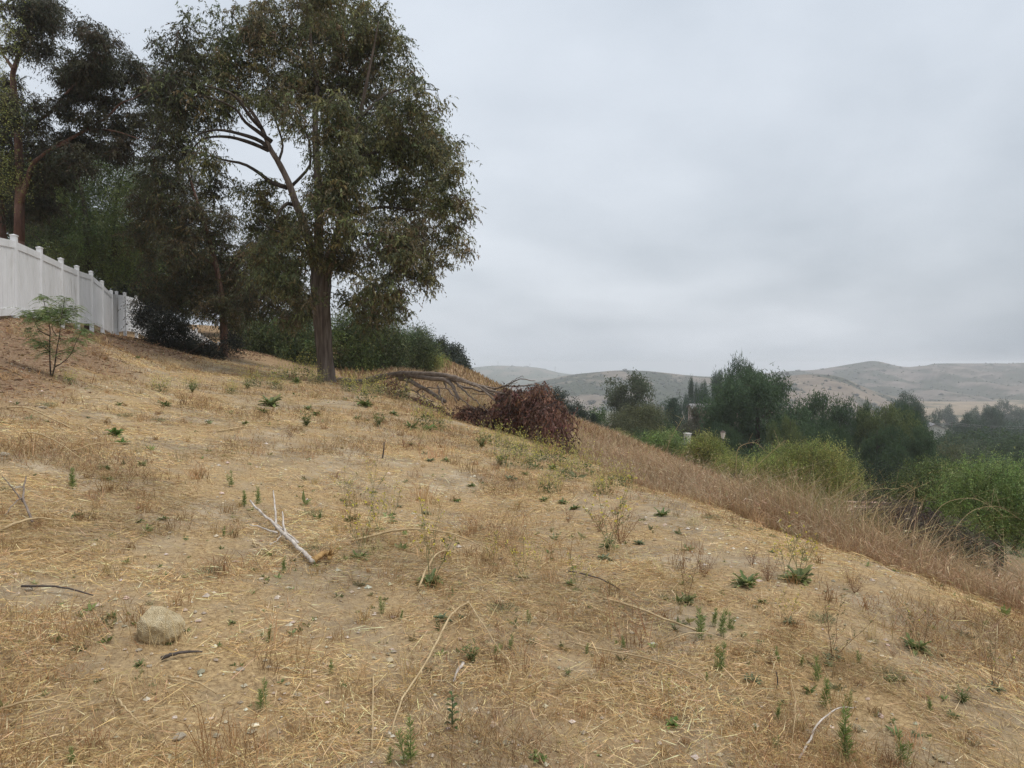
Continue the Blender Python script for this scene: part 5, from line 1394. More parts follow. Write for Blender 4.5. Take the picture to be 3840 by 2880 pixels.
def tufts():
    rng = np.random.default_rng(504)
    x, y, r = scatter_polar(900, 1.8, 28, rng); k = (x < edge_x(y) - .1) & (rng.random(len(x)) > .7 * bare_mask(x, y)) & (y > 1); x, y, r = x[k], y[k], r[k]; n = len(x); per = 30
    g = ground_pts(x, y); i = np.repeat(np.arange(n), per); sz = rng.gamma(3, .028, n) * (1 + .02 * r)
    p = g[i] + np.c_[rng.normal(0, .35, (n * per, 2)) * sz[i][:, None], np.zeros(n * per)]
    az = rng.uniform(0, 6.28, n * per); h = sz[i] * rng.uniform(.4, 1.3, n * per); b = h * rng.uniform(.3, 1.1, n * per)
    tip = p + np.stack([np.cos(az) * b, np.sin(az) * b, h], -1); mid = p + np.stack([np.cos(az) * b * .3, np.sin(az) * b * .3, h * .65], -1)
    c = pal(rng, [(.46, .31, .16), (.36, .23, .115), (.56, .42, .24), (.30, .18, .085)], n, .15)[i] * rng.normal(1, .15, (n * per, 1))
    a = Acc(); blades(a, p, tip, mid, .0014 + .00045 * r[i], np.clip(c, .01, .9), rng)
    link("dry_tufts", a.mesh("dry_tufts", M_DRY), label="small rooted tufts of dead brown grass over the mown slope", kind="stuff")
    # seedlings too small to tell apart
    x, y, r = scatter_polar(2600, 2.0, 30, rng); k = (x < edge_x(y) - .2) & (litter_mask(x, y) < .5) & (rng.random(len(x)) < smooth(.42, .6, fbm(x * .5, y * .5, 71, 3)) + .15); x, y, r = x[k], y[k], r[k]; n = len(x); per = 9
    g = ground_pts(x, y); i = np.repeat(np.arange(n), per); sz = rng.gamma(2.5, .0062, n) * (1 + .085 * r)
    ax = rng.normal(0, 1, (n * per, 3)); ax[:, 2] = rng.uniform(.2, 1.3, n * per); ax = unit(ax); L = sz[i] * rng.uniform(.6, 1.4, n * per)
    c = pal(rng, [(.19, .24, .085), (.25, .28, .12), (.15, .19, .07), (.27, .26, .13)], n, .2)[i] * rng.normal(1, .12, (n * per, 1))
    a = Acc(); leaves(a, g[i] + ax * L[:, None] / 2, ax, L, L * .32, np.clip(c, .01, .9), rng, tri=False)
    link("weed_seedlings", a.mesh("weed_seedlings", M_LEAF), label="tiny green seedlings sprouting through the straw", kind="stuff")
tufts()

# ------------------------------------------------------------------ boulder and loose stones
def stone_mesh(seed, flat=.6, cuts=9, sub=3, mat=None):
    """A broken stone: a sphere sliced by random planes."""
    rng = np.random.default_rng(seed)
    import bmesh
    bm = bmesh.new(); bmesh.ops.create_icosphere(bm, subdivisions=sub, radius=1.0)
    nrm = unit(rng.normal(size=(cuts, 3))); off = rng.uniform(.55, .88, cuts)
    for v in bm.verts:
        c = np.array(v.co)
        for n_, o_ in zip(nrm, off):
            d = c @ n_ - o_
            if d > 0: c = c - n_ * d
        c = c * (1 + .03 * (vnoise(c[0] * 4 + seed, c[1] * 4 + c[2] * 3, seed) - .5))
        v.co = c * (1, 1, flat)
    me = bpy.data.meshes.new("stone"); bm.to_mesh(me); bm.free()
    me.materials.append(mat or M_STONE)
    return me
def boulder():
    g = G(600, 2395)
    s = 165 / F_PX * g[1] / 2 * 1.2
    import bmesh
    rng = np.random.default_rng(9)
    bm = bmesh.new(); bmesh.ops.create_icosphere(bm, subdivisions=5, radius=1.0)
    # front face leaning back, flat shoulder, broken lip on the right
    planes = [((-.05, -.62, .78), .66), ((.45, -.75, .25), .80), ((-.55, -.75, .2), .82), ((-.8, .1, .6), .72), ((.1, .6, .75), .70), ((.8, .15, .58), .70), ((0, -1, -.1), .86), ((.95, -.3, .1), .88), ((-.95, -.3, .05), .88), ((.25, -.1, .96), .86)]
    for v in bm.verts:
        c = np.array(v.co)
        for n_, o_ in planes:   # flat broken faces
            n_ = unit(n_); d = c @ n_ - o_ * .88
            if d > 0: c = c - n_ * d * .98
        k = (fbm(c[0] * 2.2 + 7, c[2] * 2.2 + c[1] * 2, 3, 4) - .5) * .12 + (fbm(c[0] * 9 + 2, c[2] * 9 + c[1] * 7, 4, 3) - .5) * .05
        tp = 1 - .22 * max(0., -c[2] - .1)
        v.co = c * (1 + k) * (1.0 * tp - .10 * max(0, c[2]), .8 * tp, .86)
        v.co.x -= .12 * max(0., c[2])
    me = bpy.data.meshes.new("boulder"); bm.to_mesh(me); bm.free(); me.materials.append(M_ROCK)
    me.polygons.foreach_set("use_smooth", np.full(len(me.polygons), True))
    o = link("boulder", me, loc=g + (0, 0, s * .60), label="tan lumpy boulder, the largest stone, sitting on bare soil at lower left", cat="boulder")
    o.scale = (s, s, s); o.rotation_euler = (0, 0, .15)
boulder()
STONES = [ # px, py, width px, label, material, flatness
 (2148, 2262, 36, "small tan angular stone alone in the straw right of the big rosette", M_ROCK, .7), (671, 2768, 62, "flat pale slab stone near the bottom left", M_STONE, .35), (1114, 2610, 42, "pale flat stone right of the tall sprig below the boulder", M_STONE, .45),
 (294, 2392, 34, "tan stone left of the boulder", M_ROCK, .8), (1310, 2464, 30, "greyish stone between boulder and sticks at mid bottom", M_STONE, .6), (902, 2512, 32, "pale flat chip right below the dark stick", M_STONE, .4), (108, 2216, 28, "pale stone by the left edge above the boulder", M_STONE, .7),
 (16, 1710, 34, "pale stone at the left edge below the bank sticks", M_STONE, .7), (65, 1835, 40, "pale flat stone by the grey forked stick", M_STONE, .5), (217, 1792, 28, "pale stone by the bank's foot left of the green sprig", M_STONE, .5), (1449, 2764, 38, "rounded tan stone beside the big feathery weed at the bottom", M_ROCK, .7),
 (3209, 2735, 44, "tan cobble behind the tall weed at bottom right", M_ROCK, .75), (3522, 2845, 52, "flat tan stone, right one of two at the bottom right", M_ROCK, .4), (3489, 2866, 40, "rounded tan stone, left one of two at the bottom right", M_ROCK, .6), (515, 1908, 30, "reddish clay fragment on the left of the mown slope", M_BRICK, .5),
 (358, 1650, 24, "small white stone at the end of a stick under the bank", M_STONE, .6), (993, 1924, 18, "small orange-tan stone behind the bleached branch", M_ROCK, .6), (977, 2030, 16, "small pinkish chip beside the bleached branch", M_BRICK, .4), (635, 2000, 16, "small white chip in the straw above the boulder", M_STONE, .5),
 (560, 2500, 24, "pale chip in front of the boulder, right", M_STONE, .5), (520, 2440, 26, "pale chip in front of the boulder, left", M_STONE, .5), (160, 1530, 36, "flat whitish stone on the bank below the sapling", M_STONE, .3), (2660, 2585, 20, "pale chip by the long stalk at right", M_STONE, .4), (2458, 2690, 22, "pale bark-like chip left of the bright rosette", M_STONE, .3),
]
for i, (a, b, w, lab, m, fl) in enumerate(STONES):
    g = G(a, b); s = w / F_PX * g[1] / 2
    o = link("stone", stone_mesh(300 + i, fl, 9, 2, m), loc=g + (0, 0, s * fl * .45), label=lab, cat="stone", group="loose stones on the mown slope")
    o.scale = (s * 1.1, s * .9, s); o.rotation_euler = (0, 0, i * 1.3)

# ------------------------------------------------------------------ sticks
GST = "dry sticks and stalks lying on the mown slope"
def on_ground(pts, lift=0.02, n=None, rng=None, arch=0.0):
    c = np.array([G(a, b) for a, b in pts]); c = spline(c, n or 3 * len(pts) + 3)
    t = np.linspace(0, 1, len(c))
    c[:, 2] = H(c[:, 0], c[:, 1]) + lift + arch * np.sin(t * math.pi)
    if rng is not None: c += rng.normal(0, .0022, c.shape) * (1, 1, .5)
    return c
STICKS = [ # label, material, points, thickness px (photo), end ratio, arch, name
 ("long pale stick down the bank at far left, below the sapling", M_STALK, [(27, 1535), (130, 1563), (271, 1614)], 7, .5, .06),
 ("thin forked-looking pale stick right of the bank's long stick", M_STALK, [(325, 1606), (347, 1628), (390, 1652)], 6, .5, .02),
 ("long thin brown stalk slanting over the litter at left", M_STALK, [(81, 1633), (152, 1660), (244, 1709), (342, 1755)], 5, .4, .08),
 ("nearly level pale stalk left of centre, under the green tufts", M_STALK, [(271, 1696), (380, 1679), (521, 1666)], 6, .4, .03),
 ("pale stalk cut by the left edge above the boulder", M_STALK, [(0, 2000), (108, 1986), (228, 1964)], 10, .5, .05),
 ("level thin pale stalk in the middle distance left of the mustard", M_STALK, [(781, 1674), (890, 1676), (1015, 1674)], 4, .6, .02),
 ("bent pale stalk in the distance above the level thin one", M_STALK, [(814, 1622), (950, 1606), (1042, 1605)], 5, .6, .02),
 ("short level stick near the bank foot beyond the green tufts", M_STALK, [(266, 1500), (350, 1503), (434, 1500)], 5, .5, .02),
 ("long arching straw-coloured stalk across the centre, from the golden root", M_STALK, [(1317, 2036), (1480, 2031), (1643, 2047), (1751, 2066), (1914, 2112)], 8, .3, .10),
 ("pale stick leaning behind the large dark rosette", M_STALK, [(1567, 2220), (1643, 2150), (1729, 2096)], 7, .5, .12),
 ("longest grey stalk running down to the bottom edge, left half of a bent pair", M_STALK, [(1762, 2267), (1705, 2343), (1654, 2457), (1591, 2584), (1509, 2685), (1471, 2767)], 9, .5, .10),
 ("thin grey stalk, right half of the bent pair", M_STALK, [(1759, 2273), (1781, 2356), (1857, 2476), (1960, 2560)], 6, .4, .08),
 ("straight straw-coloured stalk right of centre behind the green sprigs", M_STALK, [(2262, 2254), (2439, 2330), (2648, 2387)], 9, .6, .03),
 ("long brown stalk slanting through the right foreground", M_STALK, [(2154, 2425), (2344, 2482), (2566, 2546), (2673, 2590)], 6, .5, .03),
 ("straight upright-lying straw at bottom centre-left", M_STALK, [(1401, 2546), (1398, 2690), (1395, 2830)], 7, .8, .02),
 ("short bleached chunk of wood below the flowering rosette", M_BLEACH, [(1737, 2501), (1715, 2540), (1699, 2571)], 12, .5, .01),
 ("bleached crooked branch at the bottom right", M_BLEACH, [(3000, 2862), (3056, 2768), (3141, 2692), (3202, 2669)], 8, .4, .03),
 ("dark stick lying in front of the boulder", M_STICKDARK, [(608, 2482), (671, 2470), (759, 2457)], 13, .5, .01),
 ("curved greyish twig below the boulder", M_STALK, [(443, 2640), (468, 2691), (519, 2723)], 9, .5, .02),
 ("straw-coloured stalk slanting below the dark stick", M_STALK, [(633, 2552), (720, 2585), (810, 2615)], 7, .6, .02),
 ("dark thin stick left of the boulder's bare patch", M_STICKDARK, [(82, 2210), (220, 2228), (348, 2245)], 8, .5, .02),
 ("pale stalk cut by the left edge near the bottom", M_STALK, [(0, 2675), (130, 2662), (272, 2653)], 9, .5, .02),
 ("short pale stick left of the bleached branch's foot", M_STALK, [(947, 2046), (985, 2070), (1015, 2086)], 7, .6, .02),
 ("pale curved twig at right above the bright rosette", M_STALK, [(2500, 2420), (2620, 2410), (2790, 2440)], 5, .5, .04),
 ("long thin dark stem near the right rosettes", M_STICKDARK, [(2130, 2150), (2230, 2190), (2330, 2225)], 5, .5, .03),
 ("thin straw stalk at the lower right by the cobble", M_STALK, [(2965, 2560), (2985, 2680), (2960, 2860)], 5, .5, .03),
]
rng_st = np.random.default_rng(88)
for lab, m, pts, wpx, er, arch in STICKS:
    c = on_ground(pts, .018, None, rng_st, arch)
    d = c[len(c) // 2][1]; r = wpx / F_PX * d / 2 * 1.15
    a = Acc(); base = c[0].copy(); tube(a, c - base, np.linspace(r, r * er, len(c)) * rng_st.uniform(.9, 1.1, len(c)), 6)
    link("stick", a.mesh("stick", m, True), loc=base, label=lab, cat="stick", group=GST)
# upright ones
for lab, m, p0, p1, wpx in (("dark bare stake standing in the straw below the fallen limb", M_STICKDARK, (1431, 1722), (1441, 1658), 7), ("pale bare twig standing upright, left of the dark stake", M_STALK, (1211, 1696), (1217, 1622), 5), ("short dark stub standing among the lower right sprigs", M_STICKDARK, (2908, 2585), (2910, 2520), 6)):
    g = G(*p0); t = P(*p1, g[1]); r = wpx / F_PX * g[1] / 2
    a = Acc(); tube(a, spline([np.array([0, 0, -.05]), (t - g) * .5 + (.01, 0, 0), t - g], 6), np.linspace(r, r * .6, 6), 6)
    link("stake", a.mesh("stake", m, True), loc=g, label=lab, cat="stick", group=GST)

def bleached_branch():
    rng = np.random.default_rng(5)
    g = G(1175, 2122); root = link("bleached_branch", None, loc=g, label="forked bleached white branch with a golden root end, left of centre", cat="branch")
    def piece(name, pts, r0, r1, m, lift0, lift1, par=root, n=14):
        c = np.array([G(a, b) for a, b in pts]); c = spline(c, n); t = np.linspace(0, 1, n)
        c[:, 2] = H(c[:, 0], c[:, 1]) + lift0 + (lift1 - lift0) * t
        c += rng.normal(0, .004, c.shape); a = Acc(); tube(a, c - g, np.linspace(r0, r1, n) * rng.uniform(.92, 1.08, n), 8)
        return link(name, a.mesh(name, m, True), parent=par)
    s = g[1] / F_PX
    main = piece("stem", [(1175, 2124), (1134, 2090), (1090, 2052), (1042, 2012), (985, 1965), (936, 1922)], 9.5 * s, 4 * s, M_BLEACH, .03, .10, n=20)
    for nm, pts, r0, a0, a1 in (("side_twig", [(1040, 2010), (1034, 1975), (1026, 1935)], 6 * s, .05, .22), ("side_twig", [(1076, 2040), (1066, 2015), (1058, 1990)], 6 * s, .04, .14), ("side_twig", [(1042, 2022), (990, 2008), (935, 2000)], 5 * s, .04, .07), ("side_twig", [(1118, 2062), (1050, 2012), (998, 1985)], 5 * s, .05, .09), ("side_twig", [(1055, 2025), (1040, 2045), (1018, 2060)], 3 * s, .05, .03)):
        piece(nm, pts, r0, r0 * .4, M_BLEACH, a0, a1, main, 8)
    rt = piece("root_end", [(1172, 2122), (1195, 2112), (1215, 2100), (1232, 2106), (1236, 2122)], 13 * s, 8 * s, M_ROOT, .04, .05)
    for k in range(12):
        e = (1236 + rng.uniform(0, 80), 2128 - rng.uniform(-12, 60))
        piece("rootlet", [(1232, 2112), ((1232 + e[0]) / 2, (2112 + e[1]) / 2 + 4), e], 2.4 * s, .8 * s, M_ROOT, .05, rng.uniform(.03, .16), rt, 6)
bleached_branch()
def grey_fork():
    g = G(98, 1880); s = g[1] / F_PX; rng = np.random.default_rng(6)
    root = link("forked_stick", None, loc=g, label="grey crooked forked stick near the left edge below the bank", cat="stick")
    for nm, pts, r in (("stem", [(119, 1972), (88, 1915), (92, 1867), (98, 1799)], 4.5), ("side_twig", [(90, 1900), (60, 1890), (30, 1850), (10, 1800)], 3), ("side_twig", [(92, 1880), (60, 1930), (20, 1950)], 2.5)):
        c = on_ground(pts, .03, 12, rng, .06); a = Acc(); tube(a, c - g, np.linspace(r, r * .5, 12) * s, 7); link(nm, a.mesh(nm, M_BARK_GREY, True), parent=root)
grey_fork()

# ------------------------------------------------------------------ weeds (each kind modelled at 1 m, then copied)
def leaf_strip(acc, base, az, L, W, rise, curl, col, rng, lobes=0):
    n = 6; t = np.linspace(0, 1, n)
    d = np.array([math.cos(az), math.sin(az), 0]); s = np.array([-d[1], d[0], 0])
    c = base + d * (L * t)[:, None] + np.array([0, 0, 1]) * (L * (rise * t - curl * t * t))[:, None]
    w = W * np.sin(np.clip(t * 1.02 + .08, 0, 1) * math.pi) ** .7 * (.45 + .75 * t)
    if lobes: w = w * (1 + .45 * np.cos(t * math.pi * 5 + rng.uniform(0, 1)))
    w = np.maximum(w, W * .06)
    up = np.array([0, 0, 1]) * (w * .35)[:, None]
    v = np.concatenate([c - s * w[:, None] / 2 + up, c, c + s * w[:, None] / 2 + up])
    i = np.arange(n - 1)
    q = np.concatenate([np.c_[i, i + n, i + n + 1, i + 1], np.c_[i + n, i + 2 * n, i + 2 * n + 1, i + n + 1]])
    acc.add(v, q, None, np.clip(col * rng.normal(1, .12), .01, .9))
def weed_proto(kind, seed):
    rng = np.random.default_rng(seed); lv = Acc(); st = Acc(); fl = Acc()
    G1 = [(.155, .19, .065), (.205, .235, .085), (.12, .155, .052)]; G2 = [(.17, .205, .11), (.21, .245, .14), (.13, .17, .09)]; G3 = [(.15, .24, .06), (.19, .28, .08), (.12, .20, .05)]
    if kind in ("rosette", "grey_rosette", "bright_rosette"):
        cols = {"rosette": G1, "grey_rosette": G2, "bright_rosette": G3}[kind]
        for k in range(26):
            f = k / 26.; leaf_strip(lv, np.array([0, 0, .02]), k * 2.4 + rng.uniform(-.5, .5), .55 * (1 - .45 * f) * rng.uniform(.5, 1.15), .19 * rng.uniform(.6, 1.2), .35 + 1.1 * f + rng.uniform(-.2, .4), rng.uniform(.3, .7), pal(rng, cols, 1, .15)[0], rng, 1)
    elif kind == "horseweed":
        for k in range(3):
            o = rng.normal(0, .05, 2); h = (1.0, .75, .6)[k]; ln = rng.normal(0, .08, 2)
            c = spline([(o[0], o[1], -.03), (o[0] + ln[0] * .5, o[1] + ln[1] * .5, h * .5), (o[0] + ln[0], o[1] + ln[1], h)], 8)
            tube(st, c, np.linspace(.012, .005, 8), 5, (.12, .16, .06))
            m = int(110 * h); t = rng.uniform(.06, 1.0, m) ** .8
            p = np.stack([np.interp(t, np.linspace(0, 1, 8), c[:, j]) for j in range(3)], -1)
            az = np.arange(m) * 2.4; L = (.24 - .08 * t) * rng.uniform(.7, 1.25, m)
            ax = np.stack([np.cos(az), np.sin(az), .55 + .5 * t + rng.normal(0, .15, m)], -1); ax = unit(ax)
            leaves(lv, p + ax * L[:, None] / 2, ax, L, .020, pal(rng, [(.21, .27, .08), (.26, .32, .10), (.15, .205, .06)], m, .14), rng, tri=False)
    elif kind == "feathery":
        m = 420; az = rng.uniform(0, 6.28, m); rr = rng.random(m) ** .6 * .5
        p = np.stack([rr * np.cos(az), rr * np.sin(az), rng.uniform(0, .22, m)], -1)
        ax = np.stack([np.cos(az) * .8, np.sin(az) * .8, rng.uniform(.3, 1.2, m)], -1) + rng.normal(0, .4, (m, 3))
        leaves(lv, p, ax, rng.uniform(.08, .2, m), .012, pal(rng, [(.14, .18, .085), (.18, .21, .105), (.12, .15, .07), (.21, .21, .11)], m, .15), rng)
    elif kind == "bushy":
        for k in range(9):
            az = k * .7; ln = rng.uniform(.3, .5); c = spline([(0, 0, 0), (.25 * math.cos(az) * ln, .25 * math.sin(az) * ln, .3), (.8 * math.cos(az) * ln, .8 * math.sin(az) * ln, rng.uniform(.5, 1.0))], 7)
            tube(st, c, np.linspace(.014, .006, 7), 5, (.12, .14, .06))
            for j in range(11):
                b = c[1 + j % 6] + rng.normal(0, .03, 3); leaf_strip(lv, b, rng.uniform(0, 6.28), rng.uniform(.14, .26), rng.uniform(.06, .10), rng.uniform(.3, 1.2), .4, pal(rng, G1, 1, .15)[0], rng)
    elif kind == "oval_leaf":
        c = spline([(0, 0, -.02), (.03, 0, .5), (-.02, .02, 1.0)], 9); tube(st, c, np.linspace(.02, .012, 9), 6, (.10, .12, .06))
        for j in range(16):
            t = .1 + .9 * j / 15.; b = np.array([np.interp(t, np.linspace(0, 1, 9), c[:, q]) for q in range(3)])
            leaf_strip(lv, b, j * 2.3, .24 * (1.15 - .4 * t), .15 * (1.15 - .4 * t), .8, .5, pal(rng, [(.09, .14, .045), (.12, .165, .06), (.16, .17, .06)], 1, .12)[0], rng)
    elif kind in ("mustard", "mustard_dry"):
        dry = kind == "mustard_dry"; sc = (.19, .19, .09) if not dry else (.20, .12, .065)
        for k in range(4):
            az = k * 1.7 + rng.uniform(-.3, .3); sp = rng.uniform(.10, .48); h = rng.uniform(.55, 1.0)
            c = spline([(0, 0, -.02), (sp * .4 * math.cos(az), sp * .4 * math.sin(az), h * .45), (sp * math.cos(az), sp * math.sin(az), h)], 12)
            c = c + np.cumsum(rng.normal(0, .006, c.shape), 0); tube(st, c, np.linspace(.0042, .0018, 12), 4, sc)
            for j in range(7):
                b = c[4 + j]; a2 = rng.uniform(0, 6.28); L = rng.uniform(.08, .26) * (1.3 - j / 8.)
                e = b + np.array([math.cos(a2) * .6, math.sin(a2) * .6, .8]) * L
                cc = spline([b, (b + e) / 2 + rng.normal(0, .02, 3), e], 5); tube(st, cc, np.linspace(.0020, .0010, 5), 3, sc, False)
                if not dry or rng.random() < .2:
                    m = 4 if not dry else 2
                    leaves(fl, e + rng.normal(0, .010, (m, 3)), rng.normal(0, 1, (m, 3)), .026, .022, pal(rng, [(.62, .52, .045), (.68, .60, .10), (.5, .44, .08)], m, .1), rng)
                if rng.random() < .5: leaves(lv, cc[1:4], rng.normal(0, 1, (3, 3)), .06, .014, pal(rng, [(.14, .16, .06)], 3, .12), rng)
        for k in range(8): leaf_strip(lv, np.array([0, 0, .02]), k * .8, .16 * rng.uniform(.6, 1.1), .055, .5, .4, pal(rng, G1 if not dry else G2, 1, .15)[0], rng, 1)
    elif kind == "dead_weed":
        sc = (.17, .075, .035)
        for k in range(10):
            az = k * .63 + rng.uniform(-.3, .3); sp = rng.uniform(.15, .55); h = rng.uniform(.5, 1.0)
            c = spline([(0, 0, -.02), (sp * .45 * math.cos(az), sp * .45 * math.sin(az), h * .4), (sp * math.cos(az), sp * math.sin(az), h)], 9); tube(st, c, np.linspace(.0065, .003, 9), 4, sc)
            for j in range(7):
                b = c[2 + j % 7]; a2 = rng.uniform(0, 6.28); L = rng.uniform(.10, .26); e = b + np.array([math.cos(a2), math.sin(a2), rng.uniform(.1, .9)]) * L
                tube(st, [b, (b + e) / 2 + rng.normal(0, .015, 3), e], [.0035, .003, .002], 3, sc, False)
                leaves(lv, e + rng.normal(0, .03, (4, 3)), rng.normal(0, 1, (4, 3)), .035, .018, pal(rng, [(.20, .09, .04), (.27, .14, .07), (.13, .07, .035)], 4, .15), rng)
    elif kind == "mustard_clump":
        for k in range(26):
            o = rng.normal(0, .26, 2); az = rng.uniform(0, 6.28); sp = rng.uniform(.05, .3); h = rng.uniform(.45, 1.0)
            c = spline([(o[0], o[1], -.05), (o[0] + sp * .4 * math.cos(az), o[1] + sp * .4 * math.sin(az), h * .5), (o[0] + sp * math.cos(az), o[1] + sp * math.sin(az), h)], 6)
            tube(st, c, np.linspace(.0045, .002, 6), 3, (.24, .24, .12), False)
            for j in range(6):
                b = c[2 + j % 4]; a2 = rng.uniform(0, 6.28); L = rng.uniform(.08, .22); e = b + np.array([math.cos(a2) * .6, math.sin(a2) * .6, .7]) * L
                tube(st, [b, e], [.0026, .0014], 3, (.25, .25, .12), False)
                leaves(fl, e + rng.normal(0, .012, (3, 3)), rng.normal(0, 1, (3, 3)), .030, .026, pal(rng, [(.60, .52, .08), (.66, .60, .16), (.52, .48, .16)], 3, .1), rng)
        m = 110; az = rng.uniform(0, 6.28, m); rr = rng.random(m) * .4
        leaves(lv, np.stack([rr * np.cos(az), rr * np.sin(az), rng.uniform(.02, .4, m)], -1), rng.normal(0, 1, (m, 3)), .10, .04, pal(rng, [(.085, .13, .045), (.14, .16, .065)], m, .15), rng)
    return [(nm, a.mesh(nm, mt)) for nm, a, mt in (("leaves", lv, M_LEAF), ("stem", st, M_STEM), ("flowers", fl, M_LEAF)) if a.n]
WEED = {}
def weed(kind, px, py, hpx, label, group, wide=None, var=None):
    v = (int(px * 7 + py) % 3) if var is None else var
    key = (kind, v)
    if key not in WEED: WEED[key] = weed_proto(kind, 700 + v * 31 + len(WEED))
    g = G(px, py); s = hpx / F_PX * g[1]
    root = link(kind if kind.endswith(("weed", "rosette", "clump")) else {"mustard": "mustard_plant", "mustard_dry": "mustard_plant"}.get(kind, kind + "_weed"), None, loc=g - (0, 0, .005), label=label, cat="weed", group=group)
    w = s if wide is None else wide / F_PX * g[1]
    root.scale = (w, w, s); root.rotation_euler = (0, 0, (px * .913 + py * .37) % 6.28)
    for nm, me in WEED[key]: link(nm, me, parent=root, kind="stuff")
    return root
DESC = {"rosette": "small dark green rosette weed", "grey_rosette": "small grey-green rosette weed", "bright_rosette": "small bright green rosette weed", "horseweed": "narrow-leaved upright sprig", "feathery": "fine feathery weed tuft", "bushy": "leafy little green weed", "mustard": "thin mustard stem with yellow flowers", "mustard_dry": "thin half-dry mustard stem", "dead_weed": "dead red-brown twiggy weed", "mustard_clump": "yellow-flowered mustard clump"}
def zone(px, py):
    if px < 1300: return "on the slope between fence and big tree" if py < 1760 else ("on the left of the mown slope above the boulder" if py < 2300 else "around and below the boulder")
    if px < 2200: return "on the slope just below the fallen limb" if py < 1900 else ("in the middle of the mown slope" if py < 2300 else "at the bottom centre of the slope")
    return "along the tall grass edge" if py < 2300 else "in the bottom right of the mown slope"
R, Y, B_, H_, F_, U, O_, M_, N_, D_, C_ = "rosette", "grey_rosette", "bright_rosette", "horseweed", "feathery", "bushy", "oval_leaf", "mustard", "mustard_dry", "dead_weed", "mustard_clump"
